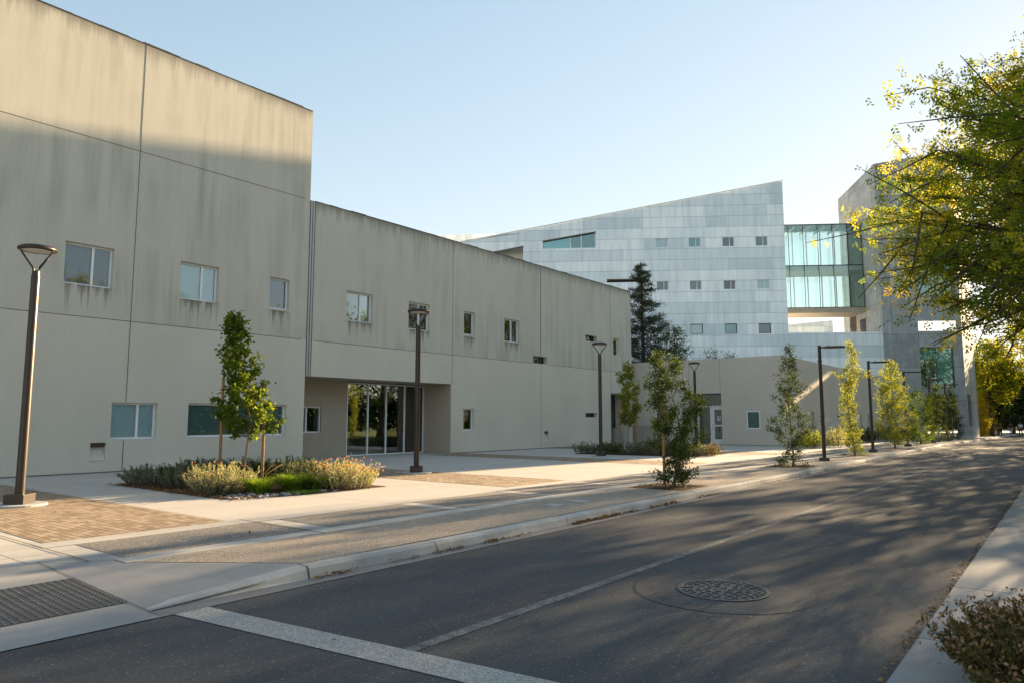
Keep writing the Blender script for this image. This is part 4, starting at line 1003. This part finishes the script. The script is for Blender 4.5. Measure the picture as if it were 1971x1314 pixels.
PT = (-14.75, 9.0)
make_tree('planter_tree', 'young tree with glossy green and yellow leaves tied between two stakes in the near planter', 'tree', (PT[0], PT[1], S), 3.9, 1.25,
          [(0, 0), (.30, .40), (.38, .62), (.5, .58), (.62, .52), (.74, .40), (.84, .32), (.94, .24), (1, .06)], nb=60, leaves=6000, leaf=(.085, .066), mat='leaf_pear', bark='bark_pale', tr=.032,
          seed=7, rise=.7, sub=4, droop=.5, clump=.055, shift=[(0, 0, 0), (.3, 0.12, .1), (.38, .16, .12), (.5, .02, .01), (.65, -.05, -.04), (.8, -.2, -.16), (1, -.30, -.24)])
def stake(loc, h, label, lean=(0, 0), group='wooden tree stakes'):
    b = MB(); b.tube([(0,0,-.02), (lean[0]*.5, lean[1]*.5, h/2), (lean[0], lean[1], h)], [.034, .032, .030], 10); o = b.build('tree_stake', 'stake_wood', smooth=False, loc=loc); tag(o, label, 'stake', group); return o
c38, s38 = math.cos(rad(38.07)), math.sin(rad(38.07))
stake((PT[0]-.5*c38, PT[1]-.5*s38, S), 2.40, 'taller wooden stake left of the planter tree')
stake((PT[0]+.46*c38, PT[1]+.46*s38, S), 1.85, 'shorter wooden stake right of the planter tree')

# ------------------------------------------------------------------ second planter
patch('planter_soil', 0, 0, 0, 0, S+.008, 'mulch_soil', [(-17.0, 26.0), (-11.8, 26.6), (-11.8, 30.2), (-17.6, 30.2)])
lbs = ['leftmost low green shrub of the far hedge bed', 'low green shrub just left of the lamp in the far hedge bed', 'low green shrub just right of the lamp in the far hedge bed', 'low green shrub under the staked tree in the far hedge bed',
       'low green shrub right of the staked tree in the far hedge bed', 'low green shrub behind the big kerb tree in the far hedge bed', 'back row low shrub at the left of the far hedge bed', 'back row low shrub in the middle of the far hedge bed', 'back row low shrub at the right of the far hedge bed',
       'small dry brown shrub at the right end of the far hedge bed']
for i, (x, y_) in enumerate([(-16.9, 26.8), (-15.9, 27.0), (-14.9, 27.3), (-14.0, 27.5), (-13.1, 27.5), (-12.3, 27.7), (-16.6, 28.6), (-15.2, 28.9), (-13.8, 29.1), (-11.9, 28.2)]):
    make_shrub('low_shrub', lbs[i], (x, y_, S), (.68, .6), .48 if i < 9 else .5, 70, 26, (.075, .022), ('sage_leaf', 'leaf_oak', 'sage_leaf')[i % 3] if i < 9 else 'rust_leaf', 60+i, group='low shrubs of the far hedge bed')
make_tree('planter_tree', 'young green tree between two thin stakes in the far hedge bed', 'tree', (-15.75, 28.6, S), 4.0, 1.3,
          [(0, 0), (.35, .35), (.5, .50), (.65, .48), (.8, .42), (.92, .3), (1, .05)], nb=40, leaves=2600, leaf=(.11, .08), mat='leaf_lime', tr=.03, seed=17, rise=.7, sub=3, droop=.4, clump=.07)
stake((-15.75-.42*c38, 28.6-.42*s38, S), 2.1, 'thin stake left of the tree in the far hedge bed')
stake((-15.75+.36*c38, 28.6+.36*s38, S), 2.1, 'thin stake right of the tree in the far hedge bed')

# ------------------------------------------------------------------ trees along the kerb
G_ = 'young trees in the kerb strip'
kz = lambda y: S+dip(y)
make_tree('kerb_tree', 'nearest kerb tree, dense dark leaves to the ground, tied to one thick stake', 'tree', (-7.02, 14.75, S), 2.95, .12,
          [(0, .32), (.10, .46), (.20, .26), (.30, .52), (.42, .66), (.55, .62), (.66, .56), (.78, .50), (.88, .40), (.96, .25), (1, .05)], nb=80, leaves=8500, leaf=(.085, .030), mat='leaf_oak', tr=.03, seed=31, rise=.5, sub=4, group=G_, clump=.055,
          shift=[(0, 0, 0), (.3, .03, .02), (.45, .12, .1), (.7, .05, .03), (.9, -.1, -.08), (1, -.22, -.17)])
stake((-7.16, 14.58, S), 2.12, 'thick wooden stake of the nearest kerb tree')
make_tree('kerb_tree', 'second kerb tree, slender and dark green with a thin yellow top', 'tree', (-7.1, 23.5, S), 3.85, .1,
          [(0, .5), (.07, .5), (.13, .22), (.22, .45), (.33, .75), (.42, .55), (.55, .42), (.66, .50), (.75, .38), (.84, .22), (.93, .16), (1, .04)], nb=80, leaves=6000, leaf=(.075, .030), mat='leaf_oak', tr=.03, seed=32, rise=.6, sub=4, group=G_, clump=.06)
make_tree('kerb_tree', 'third kerb tree, very narrow with bright yellow-green tufts and a long bare tip', 'tree', (-7.15, 31.9, S), 4.7, .12,
          [(0, .3), (.08, .32), (.16, .18), (.24, .42), (.35, .28), (.44, .36), (.52, .18), (.60, .25), (.70, .72), (.76, .35), (.82, .16), (.92, .18), (1, .03)], nb=80, leaves=4200, leaf=(.095, .040), mat='leaf_lime', tr=.028, seed=33, rise=.6, sub=4, group=G_, clump=.07,
          shift=[(0, 0, 0), (.5, -.12, -.1), (.8, .1, .05), (1, 0, 0)])
make_tree('kerb_tree', 'fourth kerb tree, the broadest, sunlit lime green', 'tree', (-7.25, 40.9, S), 4.45, .3,
          [(0, .3), (.12, .65), (.25, 1.05), (.40, 1.0), (.55, .80), (.68, .85), (.8, .6), (.92, .35), (1, .05)], nb=90, leaves=6500, leaf=(.11, .045), mat='leaf_lime', tr=.04, seed=34, rise=.6, sub=4, group=G_, clump=.10)
make_tree('kerb_tree', 'fifth kerb tree, low and rounded with a yellow-green crown', 'tree', (-7.35, 49.7, kz(49.7)), 3.3, .15,
          [(0, .5), (.15, .85), (.4, .85), (.6, .75), (.8, .85), (.93, .5), (1, .1)], nb=70, leaves=4200, leaf=(.12, .05), mat='leaf_pear', tr=.04, seed=35, rise=.5, sub=4, group=G_, clump=.10)
make_tree('kerb_tree', 'sixth kerb tree, tall and thin in front of the tower doorway', 'tree', (-7.3, 56.9, kz(56.9)), 4.0, .15,
          [(0, .6), (.12, .7), (.3, .45), (.5, .5), (.7, .55), (.85, .5), (1, .05)], nb=60, leaves=2600, leaf=(.13, .055), mat='leaf_oak', tr=.035, seed=36, rise=.5, sub=4, group=G_, clump=.09)
make_tree('kerb_tree', 'seventh kerb tree, dark and sparse beside the tower leg', 'tree', (-7.4, 64.8, kz(64.8)), 3.9, .15,
          [(0, .7), (.15, .8), (.35, .6), (.6, .7), (.8, .6), (1, .05)], nb=60, leaves=2600, leaf=(.13, .055), mat='leaf_dark', tr=.035, seed=37, rise=.5, sub=4, group=G_, clump=.10)

# shrubs by the low building
for i, (x, y_, r, h, mt, lb) in enumerate([(-10.75, 38.6, .75, .85, 'leaf_lime', 'round yellow-green shrub between the second kerb tree and the first street lamp'), (-10.1, 41.5, .8, 1.05, 'silver_leaf', 'pale feathery shrub just right of the first street lamp'),
                                            (-10.9, 46.0, .8, .8, 'sage_leaf', 'grey-green shrub at the foot of the low building, left of the third kerb tree'), (-10.7, 50.0, .9, .95, 'leaf_dark', 'dark shrub at the foot of the low building behind the third kerb tree'),
                                            (-10.6, 54.5, .9, 1.0, 'sage_leaf', 'grey shrub at the foot of the low building right of the third kerb tree'), (-10.6, 59.0, 1.0, .9, 'leaf_dark', 'dark shrub by the low building behind the lime green kerb tree'), (-10.5, 64.0, 1.0, .9, 'leaf_dark', 'dark shrub at the far end of the low building')]):
    make_shrub('wall_shrub', lb, (x, y_, S+dip(y_)), (r, r), h, 90, 30, (.10, .03), mt, 80+i, group='shrubs along the low building')

# foreground shrub at the lower right
make_shrub('heather_shrub', 'rust and green heather-like shrub in the bottom right corner', (.10, 5.3, 0), (.74, .85), .44, 760, 95, (.040, .014), 'rust_leaf', 95, 'flower_dry', 4000, outward=.8)
make_shrub('heather_shrub', 'second heather-like shrub behind the corner one, outside the path edge', (.75, 7.6, 0), (.6, .7), .42, 160, 60, (.034, .012), 'rust_leaf', 96, 'flower_dry', 200)

# ------------------------------------------------------------------ conifer and greenery behind the low building
def conifer(loc, H, R0, label, seed=5):
    rng = np.random.default_rng(seed); root = thing('conifer_tree', label, 'tree', loc)
    b = MB(); b.tube([(0,0,0), (.1, 0, H*.5), (0, .05, H)], [.22, .13, .02], 8); P = []; DD = []
    nb = 150
    for i in range(nb):
        t = (i+rng.random())/nb; z = H*(.12+.86*t); r = R0*(1-t)**.8*rng.uniform(.4, 1.3)+.15; az = rng.uniform(0, 2*math.pi)
        e = np.array([math.cos(az)*r, math.sin(az)*r, z+r*rng.uniform(-.1, .35)]); b0 = np.array([0, 0, z])
        b.tube([b0, (b0+e)/2-np.array([0, 0, .05*r]), e], [.03, .02, .006], 4, cap=False)
        n = int(45+85*r)
        q = rng.random(n)**.6; p = b0*(1-q[:, None])+e*q[:, None]+rng.normal(size=(n, 3))*np.array([.16, .16, .10])*(.6+.5*r/R0)
        P.append(p); DD.append(np.tile(e-b0, (n, 1)))
    b.build('trunk', 'bark_dark', root, smooth=True)
    P = np.concatenate(P); D = unit(unit(np.concatenate(DD))+rng.normal(size=P.shape)*.7); n = len(P); U = unit(np.cross(D, rng.normal(size=(n, 3))))
    leaf_mesh('crown', P, D, U, rng.uniform(.14, .32, n), rng.uniform(.03, .06, n), 'needle_dark', root, rng=rng)
    return root
conifer((-23.9, 45.6, 0), 12.9, 2.9, 'dark conifer rising behind the corner between the long building and the low building')
make_tree('courtyard_tree', 'small green tree right of the conifer, showing above the low roof', 'tree', (-22.6, 48.2, 0), 8.3, 2.5, [(0, 0), (.3, 1.2), (.6, 1.7), (.85, 1.4), (1, .3)], nb=60, leaves=5000, leaf=(.16, .09), mat='leaf_oak', bark='bark_dark', tr=.12, seed=44, rise=.5, clump=.22)
make_tree('courtyard_tree', 'low dark bushy tree just above the roof, left of the farthest plaza lamp', 'tree', (-20.9, 51.5, 0), 6.9, 2.5, [(0, 0), (.3, 1.0), (.6, 2.0), (.85, 2.0), (1, .4)], nb=60, leaves=4200, leaf=(.14, .05), mat='needle_dark', bark='bark_dark', tr=.1, seed=45, rise=.4, clump=.16)

# ------------------------------------------------------------------ trees on the right of the road
big = make_tree('locust_tree', 'large feathery green and golden tree overhanging the road from the right', 'tree', (2.85, 18.5, 0), 9.9, 3.7,
          [(0, 0), (.36, 4.0), (.41, 5.3), (.50, 6.1), (.62, 6.3), (.76, 6.1), (.86, 5.2), (.94, 4.2), (1, 2.6)], nb=240, leaves=62000, leaf=(.105, .042), rvar=(.55, .98), mat='leaf_locust', bark='bark_dark', tr=.30,
          seed=63, rise=.62, sub=9, droop=.7, clump=.14, branch_r=.32, triple=True, wob=.25)
T1 = make_tree('street_tree', 'first big leafy tree beyond the locust on the right of the road', 'tree', (4.0, 34, 0), 10.2, 3.4,
          [(0, 0), (.30, 3.2), (.40, 5.0), (.55, 6.3), (.72, 6.5), (.85, 5.2), (.95, 3.6), (1, .8)], nb=80, leaves=5200, leaf=(.30, .17), mat='leaf_locust', bark='bark_dark', tr=.24, seed=64, rise=.5, sub=6, droop=.4, clump=.33, group='big trees lining the right of the road')
T2 = make_tree('street_tree', 'second big leafy tree along the right of the road', 'tree', (3.7, 44, 0), 11.6, 3.4,
          [(0, 0), (.30, 3.2), (.40, 5.0), (.55, 7.0), (.72, 7.4), (.85, 6.6), (.95, 4.6), (1, .8)], nb=80, leaves=5200, leaf=(.32, .18), mat='leaf_pear', bark='bark_dark', tr=.24, seed=65, rise=.5, sub=6, droop=.4, clump=.36, group='big trees lining the right of the road')
for i, (x, y_) in enumerate([(3.4, 59), (3.8, 75), (3.2, 92), (3.6, 110), (3.0, 128), (3.4, 145), (2.8, 160)]):
    q_ = copy_thing(T1 if i % 2 else T2, (x, y_, dip(y_)), i*1.3, ('third', 'fourth', 'fifth', 'sixth', 'seventh', 'eighth', 'ninth')[i]+' big leafy tree along the right of the road, counting away from the camera', 'big trees lining the right of the road')
    q_.scale = (1.12, 1.12, 1.38 if i % 2 else 1.28)
for i, (x, y_) in enumerate([(17, 12), (20, 24), (16, 36), (24, 3)]):
    copy_thing(T2 if i % 2 else T1, (x, y_, 0), i*2.1+.6, ('shade tree on the lawn right of the road, opposite the near planter', 'shade tree on the lawn right of the road, opposite the glazed entrance', 'shade tree on the lawn right of the road, opposite the far hedge bed', 'shade tree on the lawn far to the right of the camera')[i], 'lawn trees right of the road')
for i, (x, y_) in enumerate([(34, -6), (36, 8), (33, 20), (37, 33), (34, 46), (38, 60)]):
    copy_thing(T1 if i % 2 else T2, (x, y_, 0), i*1.9+.3, ('sixth', 'fifth', 'fourth', 'third', 'second', 'last')[i]+' tree of an unseen row across the lawn, added as a dark backdrop for reflections in the glass', 'unseen trees added across the lawn for reflections')  # unseen row added as a dark backdrop for the window reflections
n = 26000; P = np.stack([rngm.uniform(39.5, 42.5, n), rngm.uniform(-40, 90, n), rngm.uniform(0, 1, n)**.8*(4.6+.5*np.sin(np.arange(n)))], 1); D_, U_ = rand_frames(rngm, n)
hd = thing('hedge', 'long dark unseen hedge across the lawn, added to darken reflections in the glass', 'hedge', (41, 25, 0)); P -= np.array([41, 25, 0])  # unseen, added to cover the bright horizon mirrored in the windows
leaf_mesh('foliage', P, D_, U_, rngm.uniform(.5, .9, n), rngm.uniform(.3, .5, n), 'leaf_dark', hd, rng=rngm)
n = 14000; P = np.stack([rngm.uniform(-34, 26, n), rngm.uniform(-1.5, 1.5, n), rngm.uniform(-1, 5.2, n)], 1); D_, U_ = rand_frames(rngm, n)
hd = thing('hedge', 'dark hedge closing the far end of the road behind the walking people', 'hedge', (0, 186, dip(186)))
leaf_mesh('foliage', P, D_, U_, rngm.uniform(.5, .9, n), rngm.uniform(.3, .5, n), 'leaf_dark', hd, rng=rngm)
# far left side of the road beyond the tower
make_tree('golden_tree', 'bright golden-yellow tree overhanging the road beyond the tower', 'tree', (-6.9, 92, dip(92)), 10.2, 4.4, [(0, 0), (.42, 2.0), (.55, 3.2), (.75, 3.3), (.9, 2.3), (1, .4)], nb=90, leaves=9000, leaf=(.30, .2), mat='leaf_gold', bark='bark_dark', tr=.2, seed=70, rise=.5, clump=.3)
for i, (x, y_, h, lb) in enumerate([(-9.5, 101, 8.5, 'dark tree behind the golden tree at the end of the road'), (-6.6, 122, 9.5, 'dark tree overhanging the left kerb in the distance'), (-3.4, 155, 10, 'dark tree closing the end of the road'), (-9.5, 140, 9, 'dark tree far left behind the bamboo'), (0.5, 170, 11, 'dark tree at the very end of the road, right side'), (-2.0, 128, 9, 'dark tree above the walking people, right of the road end'), (-12.5, 118, 9, 'dark tree behind the tower, far left of the road end')]):
    if i == 0: DT = make_tree('far_tree', lb, 'tree', (x, y_, dip(y_)), 9.0, 1.5, [(0, 0), (.2, 2.8), (.45, 4.0), (.7, 3.8), (.9, 2.4), (1, .4)], nb=90, leaves=9000, leaf=(.42, .28), mat='leaf_dark', bark='bark_dark', tr=.2, seed=71, rise=.4, clump=.45, group='dark trees at the end of the road')
    else: copy_thing(DT, (x, y_, dip(y_)), i*1.7, lb, 'dark trees at the end of the road')
for i, y_ in enumerate((88, 91.5, 95, 98.5, 102.5)):
    lb = ('nearest', 'second', 'third', 'fourth', 'fifth')[i]+' thin yellow-green columnar tree beyond the tower, left kerb'
    if i == 0: CT = make_tree('column_tree', lb, 'tree', (-7.6, y_, dip(y_)), 4.6, .3, [(0, .3), (.2, .8), (.5, .9), (.8, .8), (1, .2)], nb=60, leaves=2600, leaf=(.2, .09), mat='bamboo_leaf', bark='stake_wood', tr=.06, seed=75, rise=.8, clump=.14, group='thin yellow-green trees beyond the tower')
    else: copy_thing(CT, (-7.6-.15*(i % 2), y_, dip(y_)), i*1.1, lb, 'thin yellow-green trees beyond the tower')

# ------------------------------------------------------------------ people far down the road
def person(loc, rz, label, top, bottom, hair, h=1.66, stride=.16, seed=0):
    root = thing('person', label, 'person', loc, rz); k_ = h/1.7
    J = {'pel': (0,0,.93,.13), 'spine': (0,.01,1.15,.125), 'chest': (0,0,1.35,.145), 'neck': (0,0,1.48,.055), 'headb': (0,-.01,1.56,.075), 'head': (0,-.015,1.63,.095), 'crown': (0,0,1.69,.06)}
    E = [('pel','spine'), ('spine','chest'), ('chest','neck'), ('neck','headb'), ('headb','head'), ('head','crown')]
    for s_, sg in (('l', 1), ('r', -1)):
        st = stride*sg
        J.update({s_+'hip': (.10*sg, 0, .88, .10), s_+'knee': (.10*sg, -st*.5-.02, .50, .062), s_+'ank': (.09*sg, -st+.03, .09, .042), s_+'toe': (.10*sg, -st-.13, .035, .035),
                  s_+'sho': (.185*sg, 0, 1.40, .06), s_+'elb': (.23*sg, st*.3+.02, 1.13, .043), s_+'wri': (.24*sg, st*.6-.04, .90, .03), s_+'han': (.24*sg, st*.6-.07, .80, .026)})
        E += [('pel', s_+'hip'), (s_+'hip', s_+'knee'), (s_+'knee', s_+'ank'), (s_+'ank', s_+'toe'), ('chest', s_+'sho'), (s_+'sho', s_+'elb'), (s_+'elb', s_+'wri'), (s_+'wri', s_+'han')]
    def skin(name, keys, grow, mat):
        keys = [q for q in keys]; ix = {q: i for i, q in enumerate(keys)}
        me = bpy.data.meshes.new(name); me.from_pydata([tuple(c*k_ for c in J[q][:3]) for q in keys], [(ix[a], ix[c]) for a, c in E if a in ix and c in ix], [])
        me.materials.append(M[mat]); o = bpy.data.objects.new(name, me); COL.objects.link(o); o.parent = root
        sm = o.modifiers.new('skin', 'SKIN')
        bpy.context.view_layer.objects.active = o
        if not me.skin_vertices: me.attributes  # layer is made by the modifier
        sv = me.skin_vertices[0].data if me.skin_vertices else None
        if sv:
            for i, q in enumerate(keys): r = J[q][3]*k_*grow; sv[i].radius = (r, r); sv[i].use_root = (i == 0)
        o.modifiers.new('sub', 'SUBSURF').render_levels = 1
        return o
    skin('body', list(J), 1.0, 'skin')
    skin('shirt', ['pel', 'spine', 'chest', 'lsho', 'rsho', 'lelb', 'relb'], 1.13, top)
    skin('trousers', ['pel', 'lhip', 'rhip', 'lknee', 'rknee', 'lank', 'rank'], 1.18, bottom)
    b = MB(); b.lathe([(0, 1.78), (.07, 1.765), (.105, 1.70), (.108, 1.62), (.09, 1.55)], 14, (0, .015)); b.v = [(x*k_, y*k_, z*k_) for x, y, z in b.v]; b.build('hair', hair, root, smooth=True)
person((-4.9, 103, dip(103)), rad(20), 'person in white top and navy trousers walking far down the road', 'cloth_white', 'cloth_navy', 'hair_dark')
person((-5.9, 104, dip(104)), rad(-10), 'person in pale blue clothes beside the one in white, far down the road', 'cloth_brown', 'cloth_blue', 'hair_dark', 1.6)
person((-6.75, 101, dip(101)), rad(40), 'person in dark brown clothes at the left kerb far down the road', 'cloth_brown', 'cloth_black', 'hair_dark', 1.68)
